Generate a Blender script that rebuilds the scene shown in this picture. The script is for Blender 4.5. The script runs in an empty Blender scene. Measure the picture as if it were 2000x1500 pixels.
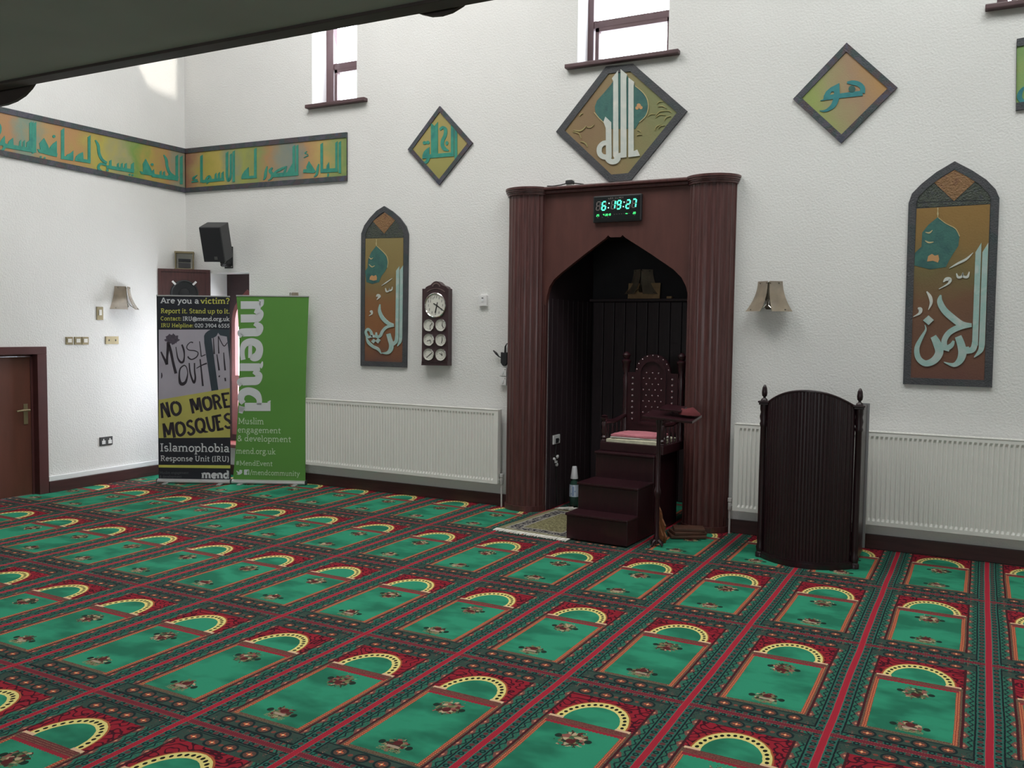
import bpy, bmesh, math, random
from mathutils import Vector as V, Matrix
random.seed(7)
SC = bpy.context.scene
COL = SC.collection
PI = math.pi

# ------------------------------------------------------------------ camera
CAM = V((5.9186, -7.3677, 1.6667))
FPX = 1715.16
CR = V((0.88852762, 0.45864933, 0.01262776))
CU = V((-0.03874749, 0.04758374, 0.99811543))
CF = V((-0.4571841, 0.88734243, -0.06005098))
cd = bpy.data.cameras.new('camera')
cd.sensor_width = 36.0
cd.sensor_fit = 'HORIZONTAL'
cd.lens = FPX / 2000 * 36
cd.clip_start = 0.05
cam = bpy.data.objects.new('camera', cd)
COL.objects.link(cam)
m = Matrix.Identity(4)
for i in range(3):
    m[i][0], m[i][1], m[i][2], m[i][3] = CR[i], CU[i], -CF[i], CAM[i]
cam.matrix_world = m
SC.camera = cam

# ------------------------------------------------------------------ sky, sun, daylight, fill lamps, exposure
w = bpy.data.worlds.new('overcast sky')
SC.world = w
w.use_nodes = True
w.node_tree.nodes['Background'].inputs[0].default_value = (0.86, 0.91, 1.0, 1)
w.node_tree.nodes['Background'].inputs[1].default_value = 12.0


def area(name, loc, aim, sx, sy, power, col=(1, 1, 1)):
    l = bpy.data.lights.new(name, 'AREA')
    l.shape = 'RECTANGLE'
    l.size, l.size_y, l.energy, l.color = sx, sy, power, col
    o = bpy.data.objects.new(name, l)
    COL.objects.link(o)
    o.location = loc
    o.rotation_euler = (V(aim) - V(loc)).to_track_quat('-Z', 'Y').to_euler()
    return o


area('overhead_fill_west', (1.2, -2.6, 6.72), (1.2, -2.6, 0), 3.4, 2.2, 178, (1.0, 0.985, 0.95))  # added area lamp under the closed ceiling, stands in for skylight from above
area('overhead_fill_east', (6.4, -2.6, 6.72), (6.4, -2.6, 0), 3.4, 2.2, 165, (0.97, 1.0, 0.97))  # its eastern twin, likewise added and unseen
area('rear_fill_light', (5.6, -11.8, 1.9), (5.6, -6, 1.2), 5.5, 1.3, 95, (0.95, 0.98, 1.0))  # added fill from behind the camera; the rear wall has no window
area('corner_window_light', (-1.42, 0.20, 1.20), (-1.45, -2.6, 0.35), 0.36, 1.2, 18, (0.92, 0.95, 1.0))
area('clerestory_light', (0.05, 0.30, 4.7), (0.4, -3, 3.4), 0.5, 1.1, 16, (0.9, 0.95, 1.0))
sun = bpy.data.lights.new('sun', 'SUN')
sun.energy = 3.0
sun.angle = math.radians(1.2)
sun.color = (1.0, 0.93, 0.82)
so = bpy.data.objects.new('sun', sun)
COL.objects.link(so)
SUNDIR = V((0.62, -0.30, 0.78)).normalized()          # towards the sun
so.rotation_euler = SUNDIR.to_track_quat('Z', 'Y').to_euler()

SC.view_settings.view_transform = 'Standard'
SC.view_settings.look = 'None'
SC.view_settings.gamma = 1.0
SC.view_settings.exposure = 0.0
SC.view_settings.use_curve_mapping = False


# ------------------------------------------------------------------ materials
def lin(c):
    return tuple(((x / 255) / 12.92 if x / 255 <= 0.04045 else ((x / 255 + 0.055) / 1.055) ** 2.4) for x in c)


def mat(name, rgb, rough=0.5, metal=0.0, var=0.0, vscale=8.0, bump=0.0, bscale=60.0, stretch=None, coat=0.0, emit=None, alpha=None, spec=None):
    """procedural material; rgb is a linear albedo; var mottles it with noise, bump adds fine relief"""
    mt = bpy.data.materials.new(name)
    mt.use_nodes = True
    nt = mt.node_tree
    b = nt.nodes['Principled BSDF']
    b.inputs['Base Color'].default_value = (*rgb, 1)
    b.inputs['Roughness'].default_value = rough
    b.inputs['Metallic'].default_value = metal
    if spec is not None:
        b.inputs['Specular IOR Level'].default_value = spec
    if coat:
        b.inputs['Coat Weight'].default_value = coat
        b.inputs['Coat Roughness'].default_value = 0.15
    if emit:
        b.inputs['Emission Color'].default_value = (*emit[0], 1)
        b.inputs['Emission Strength'].default_value = emit[1]
    if alpha is not None:
        b.inputs['Alpha'].default_value = alpha
    tc = nt.nodes.new('ShaderNodeTexCoord')
    src = tc.outputs['Object']
    if stretch:
        mp = nt.nodes.new('ShaderNodeMapping')
        mp.inputs['Scale'].default_value = stretch
        nt.links.new(src, mp.inputs['Vector'])
        src = mp.outputs['Vector']
    if var:
        n = nt.nodes.new('ShaderNodeTexNoise')
        n.inputs['Scale'].default_value = vscale
        n.inputs['Detail'].default_value = 4
        nt.links.new(src, n.inputs['Vector'])
        r = nt.nodes.new('ShaderNodeValToRGB')
        r.color_ramp.elements[0].position = 0.3
        r.color_ramp.elements[1].position = 0.7
        r.color_ramp.elements[0].color = (*[c * (1 - var) for c in rgb], 1)
        r.color_ramp.elements[1].color = (*[min(1, c * (1 + var)) for c in rgb], 1)
        nt.links.new(n.outputs['Fac'], r.inputs['Fac'])
        nt.links.new(r.outputs['Color'], b.inputs['Base Color'])
    if bump:
        n2 = nt.nodes.new('ShaderNodeTexNoise')
        n2.inputs['Scale'].default_value = bscale
        n2.inputs['Detail'].default_value = 5
        nt.links.new(tc.outputs['Object'], n2.inputs['Vector'])
        bp = nt.nodes.new('ShaderNodeBump')
        bp.inputs['Strength'].default_value = bump
        bp.inputs['Distance'].default_value = 0.01
        nt.links.new(n2.outputs['Fac'], bp.inputs['Height'])
        nt.links.new(bp.outputs['Normal'], b.inputs['Normal'])
    return mt


def paint(name, cols, scale=3.0, seed=0.0, bump=0.15, rough=0.6, grad=None):
    """watercolour-like wash: a colour ramp over warped noise"""
    mt = bpy.data.materials.new(name)
    mt.use_nodes = True
    nt = mt.node_tree
    b = nt.nodes['Principled BSDF']
    b.inputs['Roughness'].default_value = rough
    tc = nt.nodes.new('ShaderNodeTexCoord')
    mp = nt.nodes.new('ShaderNodeMapping')
    mp.inputs['Location'].default_value = (seed, seed * 1.7, seed * 0.6)
    n = nt.nodes.new('ShaderNodeTexNoise')
    n.inputs['Scale'].default_value = scale
    n.inputs['Detail'].default_value = 5
    n.inputs['Roughness'].default_value = 0.55
    n.inputs['Distortion'].default_value = 0.3
    r = nt.nodes.new('ShaderNodeValToRGB')
    el = r.color_ramp.elements
    while len(el) < len(cols):
        el.new(0.5)
    for i, c in enumerate(cols):
        el[i].position = 0.30 + 0.40 * i / (len(cols) - 1)
        el[i].color = (*lin(c), 1)
    nt.links.new(tc.outputs['Object'], mp.inputs['Vector'])
    nt.links.new(mp.outputs['Vector'], n.inputs['Vector'])
    if grad:                                   # pigments laid in sequence along a direction: (vector, start, end, raggedness)
        gv, g0, g1, rg = grad
        dp = nt.nodes.new('ShaderNodeVectorMath')
        dp.operation = 'DOT_PRODUCT'
        dp.inputs[1].default_value = gv
        nt.links.new(tc.outputs['Object'], dp.inputs[0])
        mr = nt.nodes.new('ShaderNodeMapRange')
        mr.clamp = False
        mr.inputs[1].default_value, mr.inputs[2].default_value = g0, g1
        nt.links.new(dp.outputs['Value'], mr.inputs[0])
        ma = nt.nodes.new('ShaderNodeMath')
        ma.operation = 'MULTIPLY_ADD'
        ma.inputs[1].default_value = rg
        nt.links.new(n.outputs['Fac'], ma.inputs[0])
        nt.links.new(mr.outputs[0], ma.inputs[2])
        mb = nt.nodes.new('ShaderNodeMath')
        mb.operation = 'SUBTRACT'
        mb.inputs[1].default_value = rg / 2
        nt.links.new(ma.outputs[0], mb.inputs[0])
        nt.links.new(mb.outputs[0], r.inputs['Fac'])
        for i in range(len(cols)):
            el[i].position = i / (len(cols) - 1)
    else:
        nt.links.new(n.outputs['Fac'], r.inputs['Fac'])
    nt.links.new(r.outputs['Color'], b.inputs['Base Color'])
    n2 = nt.nodes.new('ShaderNodeTexNoise')
    n2.inputs['Scale'].default_value = 90
    bp = nt.nodes.new('ShaderNodeBump')
    bp.inputs['Strength'].default_value = bump
    bp.inputs['Distance'].default_value = 0.01
    nt.links.new(tc.outputs['Object'], n2.inputs['Vector'])
    nt.links.new(n2.outputs['Fac'], bp.inputs['Height'])
    nt.links.new(bp.outputs['Normal'], b.inputs['Normal'])
    return mt


M = dict(
    plaster=mat('white textured plaster', (0.80, 0.795, 0.78), 0.9, var=0.025, vscale=1.3, bump=0.45, bscale=62),
    white=mat('white gloss paint', (0.80, 0.81, 0.82), 0.4),
    reveal=mat('smooth white plaster', (0.82, 0.82, 0.82), 0.8, var=0.02),
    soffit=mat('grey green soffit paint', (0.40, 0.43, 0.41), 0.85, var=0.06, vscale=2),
    wood=mat('maroon stained wood', (0.085, 0.030, 0.028), 0.38, var=0.28, vscale=9, stretch=(6, 6, 0.5), coat=0.15),
    board=mat('maroon board', (0.092, 0.030, 0.024), 0.5, var=0.14, vscale=5, stretch=(3, 3, 0.6)),
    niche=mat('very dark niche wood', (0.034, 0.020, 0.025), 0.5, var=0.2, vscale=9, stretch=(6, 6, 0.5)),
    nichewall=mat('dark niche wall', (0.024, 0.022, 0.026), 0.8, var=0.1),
    skirt=mat('maroon skirting', (0.060, 0.022, 0.022), 0.45, var=0.2, vscale=6, stretch=(0.6, 0.6, 6)),
    door=mat('red brown door', (0.120, 0.040, 0.026), 0.5, var=0.12, vscale=4, stretch=(3, 3, 0.5)),
    doorframe=mat('dark red door frame', (0.085, 0.026, 0.026), 0.5, var=0.1),
    brass=mat('aged brass', (0.30, 0.25, 0.15), 0.45, metal=0.7, var=0.1),
    rocker=mat('cream rocker', (0.75, 0.73, 0.68), 0.4),
    winframe=mat('brown window frame', (0.10, 0.055, 0.06), 0.5, var=0.1),
    redframe=mat('red brown window frame', (0.22, 0.06, 0.055), 0.4, var=0.15),
    alcove=mat('dark brown board', (0.055, 0.028, 0.030), 0.6, var=0.15),
    lect=mat('dark mahogany', (0.016, 0.004, 0.007), 0.36, var=0.2, vscale=10, stretch=(6, 6, 0.5), coat=0.08),
    chair=mat('dark red mahogany', (0.026, 0.0055, 0.009), 0.36, var=0.25, vscale=10, stretch=(4, 4, 1), coat=0.12),
    stud=mat('polished stud', (0.42, 0.34, 0.36), 0.18, metal=0.8),
    rad=mat('white radiator enamel', (0.80, 0.79, 0.75), 0.45),
    pipe=mat('white pipe', (0.55, 0.53, 0.52), 0.4),
    black=mat('black plastic', (0.018, 0.019, 0.022), 0.55),
    blackcloth=mat('black speaker cloth', (0.022, 0.023, 0.027), 0.9, bump=0.2, bscale=400),
    spkcase=mat('charcoal speaker case', (0.055, 0.055, 0.058), 0.7),
    grey=mat('grey metal', (0.35, 0.35, 0.36), 0.35, metal=0.6),
    chrome=mat('chrome', (0.75, 0.74, 0.72), 0.12, metal=1.0),
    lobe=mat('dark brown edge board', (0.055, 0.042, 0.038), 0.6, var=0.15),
    alu=mat('brushed aluminium', (0.50, 0.50, 0.50), 0.38, metal=0.55),
    artframe=paint('grey violet relief frame', [(62, 66, 80), (84, 80, 92), (58, 74, 74), (82, 68, 72), (70, 78, 98)], 7, 3, 0.5),
    artframe2=paint('dark grey blue frame', [(58, 62, 66), (72, 72, 76), (56, 68, 70)], 6, 5, 0.5),
    teal=paint('teal green lettering paint', [(44, 128, 112), (58, 146, 126), (40, 124, 116)], 9, 2, 0.1),
    teal2=paint('blue teal lettering paint', [(44, 122, 130), (56, 134, 138), (40, 112, 120)], 9, 2, 0.1),
    dome=paint('deep teal dome paint', [(44, 92, 92), (60, 108, 100), (40, 80, 82)], 6, 4, 0.2),
    gold=mat('gold relief line', (0.50, 0.42, 0.22), 0.5),
    orange=mat('pale orange relief', (0.52, 0.28, 0.12), 0.6),
    silver=paint('pale silver lettering', [(206, 208, 200), (196, 202, 196), (216, 214, 206)], 9, 1, 0.1),
    mint=paint('mint grey lettering', [(176, 190, 186), (150, 184, 178), (194, 200, 196)], 7, 6, 0.1),
    clockwood=mat('dark clock wood', (0.050, 0.024, 0.028), 0.4, var=0.2, vscale=12, stretch=(4, 4, 1), coat=0.2),
    dial=mat('ivory dial', (0.72, 0.71, 0.64), 0.4),
    ink=mat('black ink', (0.02, 0.018, 0.018), 0.6),
    inkgrey=mat('faded grey print', (0.26, 0.25, 0.24), 0.6),
    sheetblack=mat('black banner print', (0.020, 0.022, 0.030), 0.6, spec=0.3),
    sheetgreen=mat('green banner print', (0.105, 0.275, 0.055), 0.55, var=0.05, vscale=1.5, spec=0.3),
    printwhite=mat('white print', (0.60, 0.62, 0.64), 0.6),
    printyellow=mat('yellow print', (0.52, 0.52, 0.10), 0.6),
    printdim=mat('dim grey print', (0.075, 0.078, 0.088), 0.6),
    printlight=mat('pale green print', (0.52, 0.66, 0.46), 0.6),
    graffwall=mat('mauve grey photo print', (0.37, 0.345, 0.40), 0.6, var=0.07, vscale=3),
    graffpost=mat('dark blue grey print', (0.028, 0.042, 0.056), 0.6, var=0.1),
    plaquard=mat('mustard yellow print', (0.43, 0.40, 0.10), 0.6, var=0.08, vscale=4),
    spray=mat('sprayed black print', (0.022, 0.016, 0.024), 0.7),
    spray2=mat('faded spray blot', (0.075, 0.062, 0.085), 0.8, var=0.25, vscale=40),
    glass=mat('smoked brown lamp glass', (0.33, 0.27, 0.20), 0.25, alpha=0.72, var=0.2, vscale=12),
    lampback=mat('dark lamp metal', (0.10, 0.085, 0.06), 0.4, metal=0.5),
    ledon=mat('lit green segments', (0.1, 0.9, 0.6), 0.5, emit=((0.10, 1.0, 0.55), 1.1)),
    ledon2=mat('lit small green digits', (0.1, 0.9, 0.3), 0.5, emit=((0.06, 1.0, 0.25), 0.8)),
    leddot=mat('lit colon dots', (0.5, 1, 0.8), 0.5, emit=((0.45, 1.0, 0.75), 1.1)),
    ledoff=mat('unlit segments', (0.20, 0.17, 0.16), 0.6),
    ledface=mat('dark clock face', (0.010, 0.013, 0.014), 0.3),
    pink=mat('pink towelling', (0.56, 0.19, 0.23), 0.95, var=0.12, vscale=30, bump=0.4, bscale=200),
    cream=mat('cream fabric', (0.55, 0.53, 0.40), 0.95, var=0.15, vscale=25, bump=0.3, bscale=150),
    whitecloth=mat('white cloth', (0.72, 0.70, 0.66), 0.9),
    redcloth=mat('red cloth', (0.12, 0.018, 0.022), 0.9),
    stand=mat('carved brown wood', (0.20, 0.075, 0.030), 0.55, var=0.3, vscale=12, stretch=(1, 1, 4), bump=0.3, bscale=40),
    stand2=mat('dull brown wood', (0.085, 0.036, 0.022), 0.55, var=0.25, vscale=10),
    bottle=mat('green bottle glass', (0.035, 0.085, 0.065), 0.12, alpha=0.9),
    cup=mat('white plastic cup', (0.72, 0.72, 0.75), 0.4),
    label=mat('pale blue label', (0.48, 0.56, 0.66), 0.5, var=0.1, vscale=40),
    labelblue=mat('blue label mark', (0.06, 0.16, 0.42), 0.5),
    fringe=mat('off white fringe', (0.72, 0.69, 0.63), 0.95, var=0.15, vscale=60),
    tan=mat('tan card', (0.42, 0.27, 0.14), 0.7, var=0.2, vscale=14),
    plug=mat('white moulded plastic', (0.80, 0.79, 0.79), 0.4),
    copper=mat('black cable', (0.02, 0.02, 0.02), 0.5),
)
g = bpy.data.materials.new('window glass')
g.use_nodes = True
nt = g.node_tree
nt.nodes.remove(nt.nodes['Principled BSDF'])
tr, gl, mx = (nt.nodes.new(k) for k in ('ShaderNodeBsdfTransparent', 'ShaderNodeBsdfGlossy', 'ShaderNodeMixShader'))
mx.inputs[0].default_value = 0.05
gl.inputs['Roughness'].default_value = 0.02
nt.links.new(tr.outputs[0], mx.inputs[1])
nt.links.new(gl.outputs[0], mx.inputs[2])
nt.links.new(mx.outputs[0], nt.nodes['Material Output'].inputs['Surface'])
M['pane'] = g


# ------------------------------------------------------------------ object helpers
def link(name, data):
    o = bpy.data.objects.new(name, data)
    COL.objects.link(o)
    return o


def obj(name, bm, mt, parent=None, local=False, smooth=False, kind=None, label=None):
    """bmesh in world coordinates (or in the parent's own with local=True) -> one linked object"""
    me = bpy.data.meshes.new(name)
    if parent is not None and not local:
        bm.transform(parent_world(parent).inverted())
    bmesh.ops.recalc_face_normals(bm, faces=bm.faces)
    bm.to_mesh(me)
    bm.free()
    if smooth:
        me.polygons.foreach_set('use_smooth', [True] * len(me.polygons))
        me.set_sharp_from_angle(angle=math.radians(40))
    for q in (mt if isinstance(mt, (list, tuple)) else [mt]):
        me.materials.append(q)
    o = link(name, me)
    if parent is not None:
        o.parent = parent
    if kind:
        o['kind'] = kind
    if label:
        o['label'] = label
    return o


def parent_world(p):
    mw = p.matrix_basis.copy()
    q = p.parent
    while q is not None:
        mw = q.matrix_basis @ mw
        q = q.parent
    return mw


def thing(name, label, cat, loc=(0, 0, 0), rz=0.0, group=None, kind=None):
    o = link(name, None)
    o.empty_display_size = 0.1
    o.location = loc
    o.rotation_euler = (0, 0, rz)
    o.matrix_basis = Matrix.Translation(loc) @ Matrix.Rotation(rz, 4, 'Z')
    if label:
        o['label'] = label
    if cat:
        o['category'] = cat
    if group:
        o['group'] = group
    if kind:
        o['kind'] = kind
    return o


def dup_part(o, parent):
    c = o.copy()
    COL.objects.link(c)
    c.parent = parent
    return c


def B():
    return bmesh.new()


def box(bm, a, b, bev=0.0):
    a, b = V(a), V(b)
    vs = [bm.verts.new((x, y, z)) for z in (a.z, b.z) for y in (a.y, b.y) for x in (a.x, b.x)]
    fs = [bm.faces.new([vs[i] for i in q]) for q in ((0, 2, 3, 1), (4, 5, 7, 6), (0, 1, 5, 4), (2, 6, 7, 3), (0, 4, 6, 2), (1, 3, 7, 5))]
    if bev:
        es = list({e for f in fs for e in f.edges})
        bmesh.ops.bevel(bm, geom=es, offset=bev, segments=2, affect='EDGES', profile=0.6)
    return bm


def mbox(bm, mtx, sx, sy, sz, bev=0.0):
    t = B()
    box(t, (-sx / 2, -sy / 2, -sz / 2), (sx / 2, sy / 2, sz / 2), bev)
    t.transform(mtx)
    merge(bm, t)
    return bm


def merge(bm, t):
    me = bpy.data.meshes.new('tmp')
    t.to_mesh(me)
    t.free()
    bm.from_mesh(me)
    bpy.data.meshes.remove(me)


def tube(bm, pts, r, seg=8, caps=True):
    pts = [V(p) for p in pts]
    rs = r if isinstance(r, (list, tuple)) else [r] * len(pts)
    rings = []
    for i, p in enumerate(pts):
        d = (pts[min(i + 1, len(pts) - 1)] - pts[max(i - 1, 0)]).normalized()
        u = d.orthogonal().normalized() if abs(d.z) > 0.99 or not rings else None
        if u is None:
            u = prev - d * prev.dot(d)
            u.normalize()
        prev = u
        v = d.cross(u)
        rings.append([bm.verts.new(p + (u * math.cos(2 * PI * k / seg) + v * math.sin(2 * PI * k / seg)) * rs[i]) for k in range(seg)])
    for a, b in zip(rings, rings[1:]):
        for k in range(seg):
            bm.faces.new((a[k], a[(k + 1) % seg], b[(k + 1) % seg], b[k]))
    if caps:
        bm.faces.new(rings[0][::-1])
        bm.faces.new(rings[-1])
    return bm


def lathe(bm, prof, o, seg=16, mtx=None):
    """prof: (radius, height) pairs from bottom to top, turned about z at o"""
    o = V(o)
    rings = []
    for r, z in prof:
        if r < 1e-5:
            rings.append([bm.verts.new(o + V((0, 0, z)))])
        else:
            rings.append([bm.verts.new(o + V((r * math.cos(2 * PI * k / seg), r * math.sin(2 * PI * k / seg), z))) for k in range(seg)])
    nv = [v for q in rings for v in q]
    for a, b in zip(rings, rings[1:]):
        for k in range(seg):
            k2 = (k + 1) % seg
            if len(a) == 1 and len(b) == 1:
                continue
            if len(a) == 1:
                bm.faces.new((a[0], b[k], b[k2]))
            elif len(b) == 1:
                bm.faces.new((a[k], a[k2], b[0]))
            else:
                bm.faces.new((a[k], a[k2], b[k2], b[k]))
    for q, fl in ((rings[0], True), (rings[-1], False)):
        if len(q) > 1:
            bm.faces.new(q[::-1] if fl else q)
    if mtx is not None:
        for v in nv:
            v.co = mtx @ v.co
    return bm


# ------------------------------------------------------------------ planes: 2-D drawing on walls, boards and sheets
class Pl:
    def __init__(s, o, ex):
        s.o, s.ex, s.ey = V(o), V(ex).normalized(), V((0, 0, 1))
        s.n = s.ex.cross(s.ey)

    def p(s, a, b, d=0.0):
        return s.o + s.ex * a + s.ey * b + s.n * d

    def px(s, x, y, d=0.0):
        """photo pixel -> 2-D coordinates on the plane, raised d along its normal"""
        r = CF + CR * ((x - 1000) / FPX) + CU * ((750 - y) / FPX)
        o = s.o + s.n * d
        t = (o - CAM).dot(s.n) / r.dot(s.n)
        q = CAM + r * t - o
        return (q.dot(s.ex), q.dot(s.ey))


def floorpx(x, y, z=0.0):
    r = CF + CR * ((x - 1000) / FPX) + CU * ((750 - y) / FPX)
    return CAM + r * ((z - CAM.z) / r.z)


XL = -2.148
BACK = Pl((0, 0, 0), (1, 0, 0))
LEFT = Pl((XL, 0, 0), (0, 1, 0))


def pxs(pl, pts, ox=0, oy=0, sc=1.0, d=0.0):
    return [pl.px(ox + x / sc, oy + y / sc, d) for x, y in pts]


def prism(bm, pl, pts, n0, n1):
    f = [bm.verts.new(pl.p(a, b, n1)) for a, b in pts]
    k = [bm.verts.new(pl.p(a, b, n0)) for a, b in pts]
    bm.faces.new(f)
    bm.faces.new(k[::-1])
    for i in range(len(pts)):
        j = (i + 1) % len(pts)
        bm.faces.new((f[i], f[j], k[j], k[i]))
    return bm


def ringprism(bm, pl, outer, inner, n0, n1):
    """frame between two outlines of equal length"""
    n = len(outer)
    L = [[bm.verts.new(pl.p(a, b, d)) for a, b in q] for q, d in ((outer, n0), (outer, n1), (inner, n1), (inner, n0))]
    for A, C in zip(L, L[1:] + L[:1]):
        for i in range(n):
            j = (i + 1) % n
            bm.faces.new((A[i], A[j], C[j], C[i]))
    return bm


def inset(pts, d):
    """offset a closed outline inwards by d (convex or nearly)"""
    n = len(pts)
    ar = sum(pts[i][0] * pts[(i + 1) % n][1] - pts[(i + 1) % n][0] * pts[i][1] for i in range(n))
    sg = 1 if ar > 0 else -1
    out = []
    for i in range(n):
        p0, p1, p2 = (V((*pts[(i + k) % n], 0)) for k in (-1, 0, 1))
        a, b = (p1 - p0).normalized(), (p2 - p1).normalized()
        na, nb = V((-a.y, a.x, 0)) * sg, V((-b.y, b.x, 0)) * sg
        h = (na + nb)
        h = h / max(0.3, h.length_squared / 2)
        q = p1 + h * d
        out.append((q.x, q.y))
    return out


def smooth(pts, n=5):
    """Catmull-Rom through (x, y, w) points"""
    if len(pts) < 3:
        return pts
    P = [pts[0]] + list(pts) + [pts[-1]]
    out = []
    for i in range(1, len(P) - 2):
        for k in range(n):
            t = k / n
            out.append(tuple(0.5 * (2 * b + (c - a) * t + (2 * a - 5 * b + 4 * c - d) * t * t + (3 * b - a - 3 * c + d) * t ** 3) for a, b, c, d in zip(P[i - 1], P[i], P[i + 1], P[i + 2])))
    out.append(tuple(pts[-1]))
    return out


def outline(pts):
    """left and right edges of a stroke of (x, y, width)"""
    L, R = [], []
    n = len(pts)
    for i, (x, y, w_) in enumerate(pts):
        a = V((pts[i][0] - pts[i - 1][0], pts[i][1] - pts[i - 1][1])) if i else None
        b = V((pts[i + 1][0] - x, pts[i + 1][1] - y)) if i < n - 1 else None
        a = a.normalized() if a is not None and a.length > 1e-9 else None
        b = b.normalized() if b is not None and b.length > 1e-9 else None
        if a is None and b is None:
            continue
        d = (a if b is None else b if a is None else a + b)
        d = d.normalized() if d.length > 1e-6 else (a or b)
        k = 1.0
        if a is not None and b is not None:
            k = min(1.6, 1 / max(0.3, abs(d.dot(a))))
        nx, ny = -d.y * w_ / 2 * k, d.x * w_ / 2 * k
        L.append((x + nx, y + ny))
        R.append((x - nx, y - ny))
    return L, R


def strip(bm, pl, L, R, n0, n1):
    if n1 - n0 < 0.0008:                    # flat print: front faces only
        f = [[bm.verts.new(pl.p(a, b, n1)) for a, b in q] for q in (L, R)]
        for i in range(len(L) - 1):
            bm.faces.new((f[0][i], f[0][i + 1], f[1][i + 1], f[1][i]))
        return bm
    q = [[bm.verts.new(pl.p(a, b, d)) for a, b in e] for e, d in ((L, n0), (L, n1), (R, n1), (R, n0))]
    for A, C in zip(q, q[1:] + q[:1]):
        for i in range(len(L) - 1):
            bm.faces.new((A[i], A[i + 1], C[i + 1], C[i]))
    bm.faces.new([e[0] for e in q])
    bm.faces.new([e[-1] for e in q][::-1])
    return bm


def pen(bm, pl, pts, w_=None, n0=0.0, n1=0.004, o=(0, 0), sc=1.0, sm=True, d=None):
    """a brush stroke given in pixels of an enlarged part of the photograph, laid on a plane"""
    if w_ is not None:
        pts = [(x, y, w_) for x, y in pts]
    pts = smooth(pts) if sm else pts
    L, R = outline(pts)
    dd = n1 if d is None else d
    return strip(bm, pl, pxs(pl, L, o[0], o[1], sc, dd), pxs(pl, R, o[0], o[1], sc, dd), n0, n1)


def fill(bm, pl, pts, n0=0.0, n1=0.004, o=(0, 0), sc=1.0):
    q = pxs(pl, pts, o[0], o[1], sc, n1)
    if n1 - n0 < 0.0008:
        bm.faces.new([bm.verts.new(pl.p(a, b, n1)) for a, b in q])
        return bm
    return prism(bm, pl, q, n0, n1)


def disc(bm, pl, cx, cy, rx, ry, n0=0.0, n1=0.004, o=(0, 0), sc=1.0, seg=14):
    return fill(bm, pl, [(cx + rx * math.cos(2 * PI * k / seg), cy + ry * math.sin(2 * PI * k / seg)) for k in range(seg)], n0, n1, o, sc)


# ------------------------------------------------------------------ carpet: one woven prayer-niche design repeated, written as maths on floor coordinates
class X:
    nt = None

    def __init__(s, v):
        s.v = v

    @staticmethod
    def op(k, *a):
        n = X.nt.nodes.new('ShaderNodeMath')
        n.operation = k
        for i, q in enumerate(a):
            q = q.v if isinstance(q, X) else q
            if isinstance(q, (int, float)):
                n.inputs[i].default_value = q
            else:
                X.nt.links.new(q, n.inputs[i])
        return X(n.outputs[0])

    def __add__(s, o): return X.op('ADD', s, o)
    def __radd__(s, o): return X.op('ADD', o, s)
    def __sub__(s, o): return X.op('SUBTRACT', s, o)
    def __rsub__(s, o): return X.op('SUBTRACT', o, s)
    def __mul__(s, o): return X.op('MULTIPLY', s, o)
    def __rmul__(s, o): return X.op('MULTIPLY', o, s)
    def __truediv__(s, o): return X.op('DIVIDE', s, o)
    def __lt__(s, o): return X.op('LESS_THAN', s, o)
    def __gt__(s, o): return X.op('GREATER_THAN', s, o)


def xabs(a): return X.op('ABSOLUTE', a)
def xfr(a): return X.op('FRACT', a)
def xfl(a): return X.op('FLOOR', a)
def xmin(a, b): return X.op('MINIMUM', a, b)
def xmax(a, b): return X.op('MAXIMUM', a, b)
def xsin(a): return X.op('SINE', a)
def xsqrt(a): return X.op('SQRT', a)
def xbetween(a, lo, hi): return (a > lo) * (a < hi)


def xnoise(scale, detail=2, vec=None):
    n = X.nt.nodes.new('ShaderNodeTexNoise')
    n.inputs['Scale'].default_value = scale
    n.inputs['Detail'].default_value = detail
    if vec is not None:
        X.nt.links.new(vec, n.inputs['Vector'])
    return X(n.outputs['Fac'])


class Layers:
    def __init__(s, rgb):
        s.c = s.const(rgb)

    def const(s, rgb):
        n = X.nt.nodes.new('ShaderNodeRGB')
        n.outputs[0].default_value = (*rgb, 1)
        return n.outputs[0]

    def put(s, mask, rgb):
        n = X.nt.nodes.new('ShaderNodeMix')
        n.data_type = 'RGBA'
        X.nt.links.new(mask.v, n.inputs[0])
        X.nt.links.new(s.c, n.inputs[6])
        if isinstance(rgb, tuple):
            n.inputs[7].default_value = (*rgb, 1)
        else:
            X.nt.links.new(rgb, n.inputs[7])
        s.c = n.outputs[2]


CG = 1.05                                            # photo colour -> albedo


def cc(*c):
    return tuple(min(0.9, q * CG) for q in lin(c))


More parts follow.
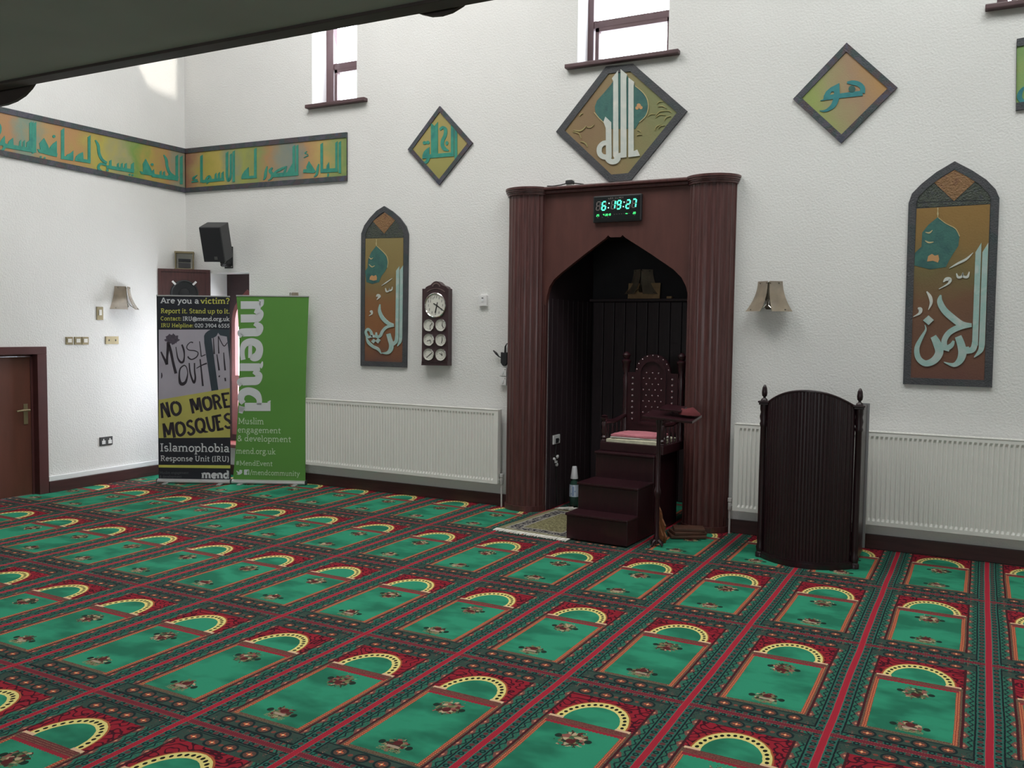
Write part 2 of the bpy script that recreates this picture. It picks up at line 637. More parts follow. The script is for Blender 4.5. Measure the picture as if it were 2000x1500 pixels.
def carpet_material():
    mt = bpy.data.materials.new('woven prayer carpet')
    mt.use_nodes = True
    X.nt = nt = mt.node_tree
    tc = nt.nodes.new('ShaderNodeTexCoord')
    P = tc.outputs['Object']
    sp = nt.nodes.new('ShaderNodeSeparateXYZ')
    nt.links.new(P, sp.inputs[0])
    wx, wy = X(sp.outputs[0]), X(sp.outputs[1])
    an, u0, v0, du, dv = -0.01564319, 1.895794, -4.709451, 0.6026785, 1.2227184
    wob = (xnoise(45, 1, P) - 0.5) * 0.0045
    wav = (xnoise(1.7, 1, P) - 0.5) * 0.012
    u = (wx * math.cos(an) + wy * math.sin(an) - u0 + wav) / du - 0.012
    v = (wy * math.cos(an) - wx * math.sin(an) - v0) / dv - 0.004
    x = (xfr(u) - 0.5) * du + wob
    y = xfr(v) * dv + wob
    sx = xabs(x)
    L = Layers(cc(38, 84, 74))
    speck = xnoise(170, 2, P)
    L.put(speck > 0.57, cc(70, 60, 54))
    L.put(speck < 0.40, cc(26, 52, 50))
    yt = dv - y                                       # distance from the top edge
    ye = xmin(y, yt)
    side = (sx - 0.249) > (0.046 - ye)                # side border (mitred) or end border
    q = y * side + x * (1 - side)                     # along the border
    # outer band: dark rings and dull red blobs in turn
    cr = (sx - 0.2685) * side + (ye - 0.031) * (1 - side)
    t = q / 0.0278
    r = xsqrt(cr * cr + ((xfr(t) - 0.5) * 0.0278) * ((xfr(t) - 0.5) * 0.0278))
    par = xfr(xfl(t) * 0.5) * 2
    outer = (xmax(sx - 0.249, 0.046 - ye) > 0)
    L.put(outer, cc(44, 96, 84))
    L.put(outer * (xbetween(r, 0.0055, 0.0135)) * (par > 0.5), cc(20, 38, 40))
    L.put(outer * (r < 0.0115) * (par < 0.5), cc(92, 50, 52))
    # inner side band: vine line and lozenges
    bandb = xbetween(sx, 0.202, 0.244)
    L.put(bandb * (speck < 0.55), cc(38, 108, 88))
    vine = xabs(sx - 0.230 - 0.007 * xsin(y * (2 * PI / 0.0556)))
    L.put(bandb * (vine < 0.0042), cc(24, 44, 46))
    ly = (xfr(y / 0.1112) - 0.5) * 0.1112
    lz = xabs(ly) / 0.036 + xabs(sx - 0.209) / 0.017
    L.put(bandb * (lz < 1.0), cc(112, 72, 66))
    L.put(bandb * (lz < 0.32), cc(196, 126, 100))
    # end bands with orange rosettes
    ins = sx < 0.244
    endb = ins * xbetween(y, 0.046, 0.140)
    endt = ins * xbetween(yt, 0.046, 0.134)
    yb = (y - 0.092) * (y < 0.6) + (yt - 0.098) * (y > 0.6)
    end = xmax(endb, endt)
    L.put(end * (speck < 0.56), cc(48, 72, 64))
    fx1 = xmin(xabs(sx - 0.049), xabs(sx - 0.153))
    re = xsqrt(fx1 * fx1 + yb * yb)
    L.put(end * xbetween(re, 0.026, 0.036), cc(24, 40, 42))
    L.put(end * (re < 0.026), cc(88, 64, 56))
    star = re + 0.012 * xabs(xsin((fx1 + 0.0001) * 190)) * (xabs(yb) > 0.004)
    L.put(end * (star < 0.017), cc(196, 96, 66))
    L.put(end * (re < 0.005), cc(226, 190, 140))
    fx2 = xmin(sx, xabs(sx - 0.101))
    r2 = xsqrt(fx2 * fx2 + yb * yb)
    L.put(end * (r2 < 0.010), cc(120, 66, 56))
    L.put(end * xbetween(xabs(yb), 0.0375, 0.0435), cc(22, 36, 38))
    # lines
    dr = xmax(sx - 0.2465, 0.0445 - ye)
    L.put(xabs(dr) < 0.0038, cc(22, 30, 34))
    L.put(xbetween(sx, 0.193, 0.204) * xbetween(y, 0.138, 1.090), cc(66, 26, 32))
    fld = (sx < 0.193) * xbetween(y, 0.142, 1.084)
    L.put(fld, cc(104, 90, 72))
    L.put(fld * (speck > 0.52), cc(86, 58, 50))
    org = (sx < 0.185) * xbetween(y, 0.150, 0.775)
    L.put(org * (xbetween(sx, 0.166, 0.185)), cc(150, 62, 52))
    chk = (xabs(xfr(y / 0.0125) - 0.5) + xabs(xfr((sx - 0.166) / 0.0095) - 0.5)) < 0.36
    L.put(org * chk * (sx > 0.160), cc(196, 140, 92))
    # green field
    grn = (sx < 0.166) * xbetween(y, 0.166, 0.765)
    mpn = nt.nodes.new('ShaderNodeMapping')
    mpn.inputs['Scale'].default_value = (2.2, 3.4, 1)
    nt.links.new(P, mpn.inputs['Vector'])
    pile = xnoise(1.4, 3, mpn.outputs['Vector'])
    rp = nt.nodes.new('ShaderNodeValToRGB')
    rp.color_ramp.elements[0].position = 0.40
    rp.color_ramp.elements[0].color = (*cc(34, 106, 82), 1)
    rp.color_ramp.elements[1].position = 0.56
    rp.color_ramp.elements[1].color = (*cc(46, 136, 105), 1)
    nt.links.new(pile.v, rp.inputs[0])
    L.put(grn, rp.outputs[0])
    # spandrel with scrolls
    red = (sx < 0.193) * xbetween(y, 0.815, 1.084)
    L.put(red, cc(138, 29, 43))
    sc = xnoise(27, 0, P)
    L.put(red * (xabs(sc - 0.5) < 0.062), cc(62, 14, 28))
    # arch
    ay = xmax(y - 0.824, 0)
    ro = xsqrt(x * x / (0.158 * 0.158) + ay * ay / (0.215 * 0.215))
    arch = (y > 0.812) * (ro < 1.0)
    L.put((y > 0.812) * xbetween(ro, 1.0, 1.045), cc(160, 84, 52))
    L.put(arch, cc(214, 200, 124))
    th = X.op('ARCTAN2', ay / 0.215, x / 0.158) * (17 / PI)
    rm = ro - 0.885
    ta = (xfr(th) - 0.5) * 0.15
    L.put(arch * ((xsqrt(rm * rm * 0.8 + ta * ta)) < 0.047) * (y > 0.826), cc(24, 26, 22))
    L.put(arch * (ro < 0.765), rp.outputs[0])
    L.put(xbetween(y, 0.806, 0.826) * xbetween(sx, 0.118, 0.186), cc(206, 172, 140))
    # sill band under the arch
    zig = xabs(xfr(x / 0.016) - 0.5) * 0.013
    bnd = (sx < 0.178) * (y < 0.809) * ((y + zig) > 0.752)
    L.put(bnd, cc(100, 52, 52))
    L.put(bnd * (xabs(xfr(y / 0.013) - 0.5) < 0.16) * (speck > 0.46), cc(132, 92, 74))
    L.put(bnd * (y < 0.768), cc(140, 40, 52))

    # flower sprays on the field: ragged clumps, a dark leaf at each side
    vo = nt.nodes.new('ShaderNodeTexVoronoi')
    vo.inputs['Scale'].default_value = 55
    nt.links.new(P, vo.inputs['Vector'])
    vs = nt.nodes.new('ShaderNodeSeparateColor')
    nt.links.new(vo.outputs['Color'], vs.inputs[0])
    fr_ = nt.nodes.new('ShaderNodeValToRGB')
    fr_.color_ramp.interpolation = 'CONSTANT'
    pal = [(92, 40, 42), (126, 116, 84), (40, 58, 44), (138, 84, 76), (104, 108, 74), (178, 156, 126), (70, 44, 38), (66, 96, 70)]
    el = fr_.color_ramp.elements
    while len(el) < len(pal):
        el.new(0.5)
    for i, c in enumerate(pal):
        el[i].position = i / len(pal)
        el[i].color = (*cc(*c), 1)
    nt.links.new(vs.outputs[0], fr_.inputs[0])
    rag = (xnoise(60, 2, P) - 0.5) * 1.5
    for cy, hw, hh, up in ((0.650, 0.062, 0.072, 1), (0.246, 0.054, 0.062, -1)):
        dy = y - cy
        e = xsqrt(x * x / (hw * hw) + dy * dy / (hh * hh))
        L.put(((e + rag) < 0.92) * grn, fr_.outputs[0])
        c2 = xsqrt(x * x + (dy + 0.022 * up) * (dy + 0.022 * up))
        L.put((c2 < 0.020) * grn, cc(84, 34, 36))
        ex = sx - 0.066
        ey = dy - 0.004
        L.put((xsqrt(ex * ex / (0.015 * 0.015) + ey * ey / (0.017 * 0.017)) < 1.0) * grn, cc(26, 46, 38))
        if up < 0:
            L.put((xabs(dy + 0.012) < 0.009) * (sx < 0.03) * grn, cc(160, 140, 122))
            L.put(xbetween(dy, -0.055, -0.030) * (sx < 0.055) * (speck > 0.5) * grn, cc(120, 128, 92))
    # stripes over everything
    L.put(ye < 0.0175, cc(110, 38, 49))
    L.put((ye < 0.0175) * (xabs(xfr(x / 0.011) - 0.5) < 0.15) * (ye > 0.010), cc(140, 74, 70))
    ed = (0.3013 - sx)
    L.put(ed < 0.0155, cc(156, 35, 51))
    L.put(xbetween(ed, 0.0130, 0.0155) * (xabs(xfr(y / 0.012) - 0.5) < 0.28), cc(176, 92, 98))
    # pile
    fz = xnoise(420, 1, P)
    hs = nt.nodes.new('ShaderNodeHueSaturation')
    nt.links.new((0.80 + fz * 0.4).v, hs.inputs['Value'])
    nt.links.new(L.c, hs.inputs['Color'])
    b = nt.nodes['Principled BSDF']
    nt.links.new(hs.outputs[0], b.inputs['Base Color'])
    b.inputs['Roughness'].default_value = 0.95
    b.inputs['Specular IOR Level'].default_value = 0.15
    bp = nt.nodes.new('ShaderNodeBump')
    bp.inputs['Strength'].default_value = 0.25
    bp.inputs['Distance'].default_value = 0.004
    nt.links.new(fz.v, bp.inputs['Height'])
    nt.links.new(bp.outputs['Normal'], b.inputs['Normal'])
    return mt


# ------------------------------------------------------------------ room shell
XR, YB, ZC = 10.5, -12.2, 6.9
TH = 0.36                                             # wall thickness
bm = B()
box(bm, (XL - 0.3, YB - 0.3, -0.2), (XR + 0.3, 1.35, 0.0))
obj('floor', bm, carpet_material(), kind='structure')


def cells(bm, xs, zs, holes, f):
    for x0, x1 in zip(xs, xs[1:]):
        for z0, z1 in zip(zs, zs[1:]):
            cx, cz = (x0 + x1) / 2, (z0 + z1) / 2
            if any(a < cx < b_ and c < cz < d for a, b_, c, d in holes):
                continue
            f(bm, x0, x1, z0, z1)


# openings of the back wall: (x0, x1, z0, z1)
W1 = (-0.285, 0.30, 4.005, 5.45)
W2 = (2.735, 3.58, 4.05, 5.45)
W3 = (6.02, 6.85, 4.06, 5.45)
WC = (-1.765, -1.172, 0.345, 2.287)                    # corner window behind the banners
NI = (2.49, 3.81, 0.0, 2.60)                          # prayer niche
holes = [W1, W2, W3, WC, NI]
xs = sorted({XL - 0.36, XR + 0.3, *[h[0] for h in holes], *[h[1] for h in holes]})
zs = sorted({0.0, ZC, *[h[2] for h in holes], *[h[3] for h in holes]})
bm = B()
cells(bm, xs, zs, holes, lambda b, x0, x1, z0, z1: box(b, (x0, 0, z0), (x1, TH, z1)))
bmesh.ops.remove_doubles(bm, verts=bm.verts, dist=1e-5)
obj('wall_back', bm, M['plaster'], kind='structure')

DY0, DY1, DZ = -2.86, -1.865, 1.395                   # door opening in the left wall
bm = B()
cells(bm, [YB, DY0, DY1, 0.0], [0.0, DZ, ZC], [(DY0, DY1, 0.0, DZ)], lambda b, a, c, z0, z1: box(b, (XL - 0.3, a, z0), (XL, c, z1)))
bmesh.ops.remove_doubles(bm, verts=bm.verts, dist=1e-5)
obj('wall_left', bm, M['plaster'], kind='structure')
bm = B()
box(bm, (XR, YB, 0), (XR + 0.3, 0, ZC))
obj('wall_right', bm, M['plaster'], kind='structure')
bm = B()
box(bm, (XL - 0.3, YB - 0.3, 0), (XR + 0.3, YB, ZC))
obj('wall_rear', bm, M['plaster'], kind='structure')

# ceiling with an added, unseen opening cut to shape the sun patch on the left wall
patch = [LEFT.px(*q) for q in ((268, 128), (345, 60), (344, 198), (290, 172))]
hole = []
for a, b_ in patch:
    p = LEFT.p(a, b_)
    t = (ZC - p.z) / SUNDIR.z
    hole.append(p + SUNDIR * t)
hx0, hx1 = min(p.x for p in hole) - 0.12, max(p.x for p in hole) + 0.12
hy0, hy1 = min(p.y for p in hole) - 0.1, min(-0.02, max(p.y for p in hole) + 0.1)
bm = B()
ex, ey = [XL - 0.3, hx0, hx1, XR + 0.3], [YB - 0.3, hy0, hy1, TH]
for x0, x1 in zip(ex, ex[1:]):
    for y0, y1 in zip(ey, ey[1:]):
        if (x0, y0) != (hx0, hy0):
            box(bm, (x0, y0, ZC), (x1, y1, ZC + 0.2))
outer = [(hx0, hy0), (hx1, hy0), (hx1, hy1), (hx0, hy1)]
hp = [(p.x, p.y) for p in hole]
cen = (sum(p[0] for p in hp) / 4, sum(p[1] for p in hp) / 4)
hp.sort(key=lambda p: math.atan2(p[1] - cen[1], p[0] - cen[0]))
CEILP = Pl((0, 0, ZC), (1, 0, 0))
q = [[bm.verts.new((x_, y_, z_)) for x_, y_ in o_] for o_, z_ in ((outer, ZC), (outer, ZC + 0.02), (hp, ZC + 0.02), (hp, ZC))]
for A, C in zip(q, q[1:] + q[:1]):
    for i in range(4):
        bm.faces.new((A[i], A[(i + 1) % 4], C[(i + 1) % 4], C[i]))
obj('ceiling', bm, M['reveal'], kind='structure')

# women's gallery over the rear of the hall: only its soffit and edge show
gal = thing('balcony', None, None, (4.0, -8.4, 2.85), kind='structure')
bm = B()
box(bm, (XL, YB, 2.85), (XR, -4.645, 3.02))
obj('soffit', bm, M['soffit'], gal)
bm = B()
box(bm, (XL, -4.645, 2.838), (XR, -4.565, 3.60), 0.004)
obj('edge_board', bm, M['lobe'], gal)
GP = Pl((0, -4.545, 0), (1, 0, 0))
for pts in ([(67, 158), (58, 172), (45, 186), (28, 197), (10, 204), (-15, 209), (-50, 205), (-85, 188), (-110, 165)],
            [(800, 14), (806, 21), (820, 26.5), (840, 31), (860, 29.5), (880, 23), (900, 11), (916, -3), (930, -22)]):
    c = [GP.px(*p) for p in pts]
    bm = B()
    prism(bm, GP, c + [(c[-1][0], 2.95), (c[0][0], 2.95)], -0.018, 0.0)
    obj('edge_lobe', bm, M['lobe'], gal)

# skirtings and the white ledge above them
bm = B()
box(bm, (XL, -0.03, 0), (2.10, 0.0, 0.112), 0.004)
box(bm, (4.18, -0.03, 0), (XR, 0.0, 0.112), 0.004)
obj('baseboard_back', bm, M['skirt'], kind='structure')
bm = B()
box(bm, (XL, -1.775, 0), (XL + 0.03, -0.031, 0.112), 0.004)
box(bm, (XL, YB, 0), (XL + 0.03, -2.95, 0.112), 0.004)
obj('baseboard_left', bm, M['skirt'], kind='structure')
bm = B()
box(bm, (XL, -1.775, 0.113), (XL + 0.022, -0.02, 0.165), 0.006)
obj('trim_1', bm, M['white'], kind='structure')


# ------------------------------------------------------------------ windows
def clere(name, W, px_post, depth, sillpx):
    x0, x1, z0, z1 = W
    g_ = thing(name, None, None, ((x0 + x1) / 2, depth, z0), kind='structure')
    P_ = Pl((0, depth, 0), (1, 0, 0))
    bm = B()
    prism_rev(bm, W, depth)
    obj('reveal', bm, M['reveal'], g_)
    a, c = P_.px(px_post[0], 60)[0], P_.px(px_post[1], 60)[0]
    bm = B()
    box(bm, (x0, depth, z1 - 0.06), (x1, depth + 0.06, z1))
    box(bm, (x1 - 0.022, depth, z0), (x1, depth + 0.06, z1))
    box(bm, (x0, depth, z0), (x1, depth + 0.06, z0 + 0.025))
    obj('frame', bm, M['winframe'], g_)
    bm = B()
    box(bm, (x0, depth - 0.01, z0), (c, depth + 0.06, z1), 0.004)
    obj('post', bm, M['winframe'], g_)
    zt = P_.px(680, 126)[1] if name == 'window_1' else P_.px(1296, 27)[1]
    bm = B()
    box(bm, (c, depth, zt - 0.035), (x1 - 0.05, depth + 0.06, zt + 0.03), 0.004)
    obj('transom', bm, M['winframe'], g_)
    cs = obj('casement', casement_bm(c + 0.022, x1 - 0.055, z0 + 0.03, zt - 0.04, depth - 0.015, 0.034), M['winframe'], g_)
    bm = B()
    box(bm, (c + 0.05, depth + 0.01, z0 + 0.06), (x1 - 0.09, depth + 0.014, zt - 0.07))
    obj('pane', bm, M['pane'], cs)
    bm = B()
    box(bm, (c, depth + 0.03, zt + 0.03), (x1 - 0.05, depth + 0.034, z1 - 0.06))
    obj('pane', bm, M['pane'], g_)
    (s0, zz), (s1, _) = BACK.px(sillpx[0], sillpx[1], 0.05), BACK.px(sillpx[2], sillpx[3], 0.05)
    bm = B()
    box(bm, (s0, -0.06, z0 - 0.035), (s1, depth, z0 + 0.003), 0.008)
    obj('sill', bm, M['winframe'], g_)


def prism_rev(bm, W, depth):
    x0, x1, z0, z1 = W
    for a, b_ in (((x0, 0.001, z0), (x0 + 0.004, depth, z1)), ((x1 - 0.004, 0.001, z0), (x1, depth, z1)), ((x0, 0.001, z1 - 0.004), (x1, depth, z1))):
        box(bm, a, b_)


def casement_bm(x0, x1, z0, z1, y, w_):
    bm = B()
    for a, b_ in (((x0, z0), (x0 + w_, z1)), ((x1 - w_, z0), (x1, z1)), ((x0, z0), (x1, z0 + w_)), ((x0, z1 - w_), (x1, z1))):
        box(bm, (a[0], y, a[1]), (b_[0], y + 0.05, b_[1]))
    return bm


clere('window_1', W1, (643, 652), 0.24, (596, 207, 712, 193))
clere('window_2', W2, (1151, 1160), 0.24, (1103, 132, 1325, 101))
clere('window_3', W3, (1955, 1966), 0.24, (1924, 17, 2150, -18))

# corner window: deep plastered recess, brown boarded head with a pointed light below it
x0, x1, z0, z1 = WC
g_ = thing('window_4', None, None, ((x0 + x1) / 2, 0.2, z0), kind='structure')
bm = B()
prism_rev(bm, WC, 0.25)
obj('reveal', bm, M['reveal'], g_)
WP = Pl((0, 0.25, 0), (1, 0, 0))
cx = (x0 + x1) / 2 + 0.03
hw = 0.243
arc = [(cx - hw, 0.42)] + [(cx + a_, b_) for a_, b_ in ((-hw, 1.72), (-hw + 0.006, 1.78), (-hw + 0.022, 1.85), (-hw + 0.052, 1.92), (-0.135, 1.985), (-0.07, 2.045), (-0.03, 2.08), (0.0, 2.105))]
arc = arc + [(2 * cx - a, b_) for a, b_ in arc[::-1][1:]]
arc_o = [(x0, 0.345)] + [(x0 + (x1 - x0) * i / 14, z1) for i in range(15)] + [(x1, 0.345)]
arc_o = [(x0, 0.345)] + [(x0, z1 - 0.2 - 0.2 * (7 - i)) for i in range(0, 7)] + [(x0, z1), (x1, z1)] + [(x1, z1 - 0.2 - 0.2 * i) for i in range(0, 7)] + [(x1, 0.345)]
arc_o = arc_o[:len(arc)]
arc_o[-1] = (x1, 0.345)
bm = B()
ringprism(bm, WP, arc_o, arc, -0.04, 0.0)
obj('head_board', bm, M['alcove'], g_)
bm = B()
ringprism(bm, WP, arc, inset(arc, 0.052), -0.045, 0.012)
box(bm, (cx - hw, 0.235, 1.05), (cx + hw, 0.29, 1.11))
fr4 = obj('frame', bm, M['redframe'], g_)
bm = B()
box(bm, (cx - 0.02, 0.235, 0.46), (cx + 0.02, 0.27, 1.05))
box(bm, (cx - hw + 0.052, 0.235, 0.46), (cx - hw + 0.095, 0.27, 1.05))
obj('mullion', bm, M['redframe'], g_)
bm = B()
prism(bm, WP, inset(arc, 0.04), -0.022, -0.018)
obj('pane', bm, M['pane'], fr4)
bm = B()
box(bm, (x0, -0.05, 0.31), (x1, 0.25, 0.348), 0.006)
obj('sill', bm, M['redframe'], g_)

# ------------------------------------------------------------------ door in the left wall
d = thing('door_1', None, None, (XL, (DY0 + DY1) / 2, 0), kind='structure')
bm = B()
for a, b_ in (((DY1 - 0.012, 0), (DY1 + 0.088, DZ - 0.0125)), ((DY0 - 0.088, 0), (DY0 + 0.012, DZ - 0.0125)), ((DY0 - 0.088, DZ - 0.012), (DY1 + 0.088, DZ + 0.062))):
    box(bm, (XL - 0.12, a[0], a[1]), (XL + 0.025, b_[0], b_[1]), 0.004)
obj('frame', bm, M['doorframe'], d)
bm = B()
box(bm, (XL - 0.12, DY1 - 0.034, 0), (XL - 0.05, DY1 - 0.012, DZ - 0.012))
box(bm, (XL - 0.12, DY0 + 0.012, DZ - 0.034), (XL - 0.05, DY1 - 0.012, DZ - 0.012))
obj('stop', bm, M['doorframe'], d)
bm = B()
box(bm, (XL - 0.10, DY0 + 0.014, 0.006), (XL - 0.055, DY1 - 0.036, DZ - 0.036), 0.003)
lf = obj('leaf', bm, M['door'], d)
hy, hz = -1.957, 0.80
bm = B()
box(bm, (XL - 0.056, hy - 0.022, hz - 0.10), (XL - 0.048, hy + 0.022, hz + 0.10), 0.004)
hd = obj('handle_plate', bm, M['brass'], lf)
bm = B()
tube(bm, [(XL - 0.05, hy, hz + 0.04), (XL - 0.005, hy, hz + 0.04)], 0.011)
tube(bm, [(XL - 0.005, hy + 0.012, hz + 0.04), (XL - 0.002, hy - 0.05, hz + 0.042), (XL - 0.006, hy - 0.12, hz + 0.036)], [0.012, 0.012, 0.009])
obj('handle', bm, M['brass'], lf)


# ------------------------------------------------------------------ calligraphy boards on the walls
def board(name, label, pl, outer_px, o, sc, frame_w, fmat, fieldmat, cat='artwork', group=None):
    """a shaped board standing a little off the wall: frame and painted field; returns the thing"""
    out = pxs(pl, outer_px, o[0], o[1], sc, 0.018)
    if pl is BACK:
        out = [(max(a, XL + 0.0225), b_) for a, b_ in out]
    else:
        out = [(min(a, -0.001), b_) for a, b_ in out]
    cxy = (sum(p[0] for p in out) / len(out), min(p[1] for p in out))
    t = thing(name, label, cat, pl.p(cxy[0], cxy[1], 0.0), 0.0, group)
    if name == 'frieze_board':                 # bordered along the top and bottom only
        inn = [(a, b_ - frame_w if k < 2 else b_ + frame_w) for k, (a, b_) in enumerate(out)]
    else:
        inn = inset(out, frame_w)
    bm = B()
    ringprism(bm, pl, out, inn, 0.0, 0.020)
    obj('frame', bm, fmat, t)
    bm = B()
    prism(bm, pl, inn if name == 'frieze_board' else inset(out, frame_w * 0.8), 0.002, 0.012)
    obj('field', bm, fieldmat, t)
    return t


def letters(t, pl, strokes, o, sc, mt, n0=0.012, n1=0.0165, name='lettering', label=None):
    """strokes: ('s', [(x,y,w)..]) pen, ('f', [(x,y)..]) filled, ('d', x, y, r) dot, ('l', pts) unsmoothed pen"""
    each = {'lettering': 'letter', 'vowel_marks': 'vowel_mark', 'flower_relief': 'flower_relief', 'finial': 'finial_line', 'tympanum': 'tympanum'}.get(name)
    if each and len(strokes) > 1:              # touching strokes make one letter shape, each shape is a part
        bb = []
        for s in strokes:
            q = [(s[1] - s[3], s[2] - s[3]), (s[1] + s[3], s[2] + s[3])] if s[0] == 'd' else [(p[0] + e * (p[2] * .35 if len(p) > 2 else 0), p[1] + e * (p[2] * .35 if len(p) > 2 else 0)) for p in s[1] for e in (-1, 1)]
            bb.append((min(p[0] for p in q), max(p[0] for p in q), min(p[1] for p in q), max(p[1] for p in q)))
        g_ = list(range(len(strokes)))
        for i in range(len(bb)):
            for j in range(i):
                a, c = bb[i], bb[j]
                if a[0] < c[1] and c[0] < a[1] and a[2] < c[3] and c[2] < a[3]:
                    old, new = g_[i], g_[j]
                    g_ = [new if x == old else x for x in g_]
        for k in sorted(set(g_)) if len(set(g_)) > 1 else ():
            letters(t, pl, [s for s, x in zip(strokes, g_) if x == k], o, sc, mt, n0, n1 + 0.00004 * (k % 7), each, label)
        if len(set(g_)) > 1:
            return None
        name = each
    bm = B()
    for k, s in enumerate(strokes):
        n1 += 0.00012
        if s[0] == 's':
            pen(bm, pl, s[1], None, n0, n1, o, sc)
        elif s[0] == 'l':
            pen(bm, pl, s[1], None, n0, n1, o, sc, sm=False)
        elif s[0] == 'f':
            fill(bm, pl, s[1], n0, n1, o, sc)
        elif s[0] == 'd':
            disc(bm, pl, s[1], s[2], s[3], s[3] * (s[4] if len(s) > 4 else 1), n0, n1, o, sc)
    return obj(name, bm, mt, t, label=label)


def bar(x, y0, y1, w_, cut=0.7, x2=None):
    """an upright letter bar with a slanted head"""
    x2 = x if x2 is None else x2
    return ('f', [(x - w_ / 2, y0 + w_ * cut), (x + w_ / 2, y0), (x2 + w_ / 2, y1), (x2 - w_ / 2, y1)])


washA = paint('frieze wash', [(160, 112, 92), (176, 150, 100), (172, 160, 76), (184, 166, 88), (146, 150, 118), (156, 160, 84), (140, 148, 92), (172, 134, 92), (142, 142, 124), (128, 138, 130), (178, 138, 96), (184, 158, 96), (150, 156, 96), (118, 144, 84)], 5, 1.0, grad=((1, 0, 0), -1.16, 1.16, 0.22))
washB = paint('frieze wash two', [(126, 146, 86), (170, 136, 90), (176, 132, 92), (128, 146, 128), (176, 144, 96), (180, 136, 90), (172, 146, 84), (176, 164, 78), (160, 156, 112), (118, 148, 72), (170, 150, 76), (172, 134, 92), (138, 144, 124), (164, 122, 94)], 5, 8.0, grad=((0, 1, 0), -1.1, 1.6, 0.22))
washC = paint('diamond wash', [(150, 144, 82), (156, 150, 86), (168, 152, 96), (164, 152, 90), (172, 152, 112)], 5, 3.0, grad=((0, 0, 1), 0.05, 0.85, 0.5))
washD = paint('orange and lime wash', [(140, 158, 96), (148, 162, 92), (158, 150, 108), (164, 136, 108), (176, 138, 92), (178, 134, 62)], 3.5, 5.5, grad=((0.94, 0, 0.34), -0.26, 0.55, 0.4))
washE = paint('olive brown wash', [(142, 120, 80), (134, 110, 80), (140, 122, 84), (128, 128, 86), (122, 130, 88)], 4, 7.0, grad=((1, 0, 0.1), -0.55, 0.6, 0.4))
washF = paint('ochre to rust wash', [(98, 66, 58), (122, 80, 54), (134, 88, 52), (132, 92, 56), (124, 104, 66), (136, 118, 72), (140, 124, 78)], 2.6, 9.0, grad=((0, 0, 1), 0.0, 1.25, 0.3))
washG = paint('amber to brown wash', [(100, 64, 56), (108, 72, 54), (106, 74, 56), (112, 80, 56), (110, 98, 60), (134, 106, 58), (142, 110, 58)], 2.4, 2.5, grad=((0, 0, 1), 0.0, 1.3, 0.3))
washH = paint('fresh green wash', [(116, 152, 92), (130, 160, 96), (140, 156, 90)], 4, 4.0)

# long frieze, the board on the back wall
O6, S6 = (340, 240), 5.5556
t = board('frieze_board', 'long watercolour board with green Kufic lettering meeting the corner on the wall behind the banners', BACK,
          [(360.6, 290.5), (677, 258), (677, 353), (360.6, 376.2)], (0, 0), 1, 0.0525, M['artframe'], washA, group='corner calligraphy frieze')
K = 27
letters(t, BACK, [
    bar(1797, 196, 545, 26), bar(1760, 200, 520, 24), ('l', [(1774, 510, 42), (1588, 522, 42)]), ('f', [(1680, 425), (1684, 505), (1650, 505), (1655, 460)]),
    bar(1600, 215, 530, 27), ('s', [(1672, 548, 14), (1668, 575, 16), (1660, 582, 6)]),
    ('s', [(1568, 445, 10), (1556, 500, 26), (1545, 560, 24), (1515, 588, 6)]),
    ('f', [(1462, 415), (1536, 528), (1520, 545), (1398, 540), (1402, 505), (1440, 500), (1432, 478)]),
    ('s', [(1452, 340, 8), (1420, 330, 12), (1440, 308, 8)]), ('s', [(1455, 352, 12), (1405, 378, 7)]),
    bar(1298, 240, 560, 27), bar(1334, 236, 555, 24),
    ('l', [(1346, 548, 42), (1070, 570, 44)]), ('f', [(1290, 428), (1290, 540), (1225, 545), (1235, 520)]),
    ('s', [(1075, 560, 18), (1105, 530, 24), (1160, 500, 26), (1222, 472, 12)]), ('s', [(1215, 480, 12), (1205, 510, 20), (1195, 545, 24)]),
    ('s', [(1066, 485, 14), (1040, 520, 34), (1064, 560, 28), (1050, 605, 18), (1018, 622, 6)]),
    ('s', [(1008, 470, 8), (994, 530, 28), (985, 590, 26), (966, 622, 6)]),
    bar(880, 270, 600, 26), ('l', [(893, 584, 28), (730, 596, 28)]),
    ('f', [(806, 480), (812, 596), (726, 602), (738, 560), (764, 520)]),
    bar(645, 298, 640, 25), bar(572, 310, 590, 27), bar(614, 330, 560, 22), ('s', [(572, 580, 26), (585, 625, 26), (606, 600, 24), (616, 540, 24)]),
    ('l', [(542, 612, 32), (300, 636, 32)]), ('f', [(535, 525), (540, 612), (508, 612), (512, 545)]), ('f', [(494, 532), (498, 615), (470, 615), (474, 552)]), ('f', [(458, 540), (462, 618), (436, 618), (440, 560)]),
    ('s', [(400, 618, 20), (380, 580, 26), (350, 610, 24), (345, 640, 20)]), ('s', [(372, 640, 14), (350, 662, 8)]), bar(295, 345, 645, 26),
    ('s', [(250, 566, 6), (208, 600, 26), (232, 618, 20), (252, 612, 6)]), ('s', [(258, 634, 14), (188, 640, 18)]),
], O6, S6, M['teal'])

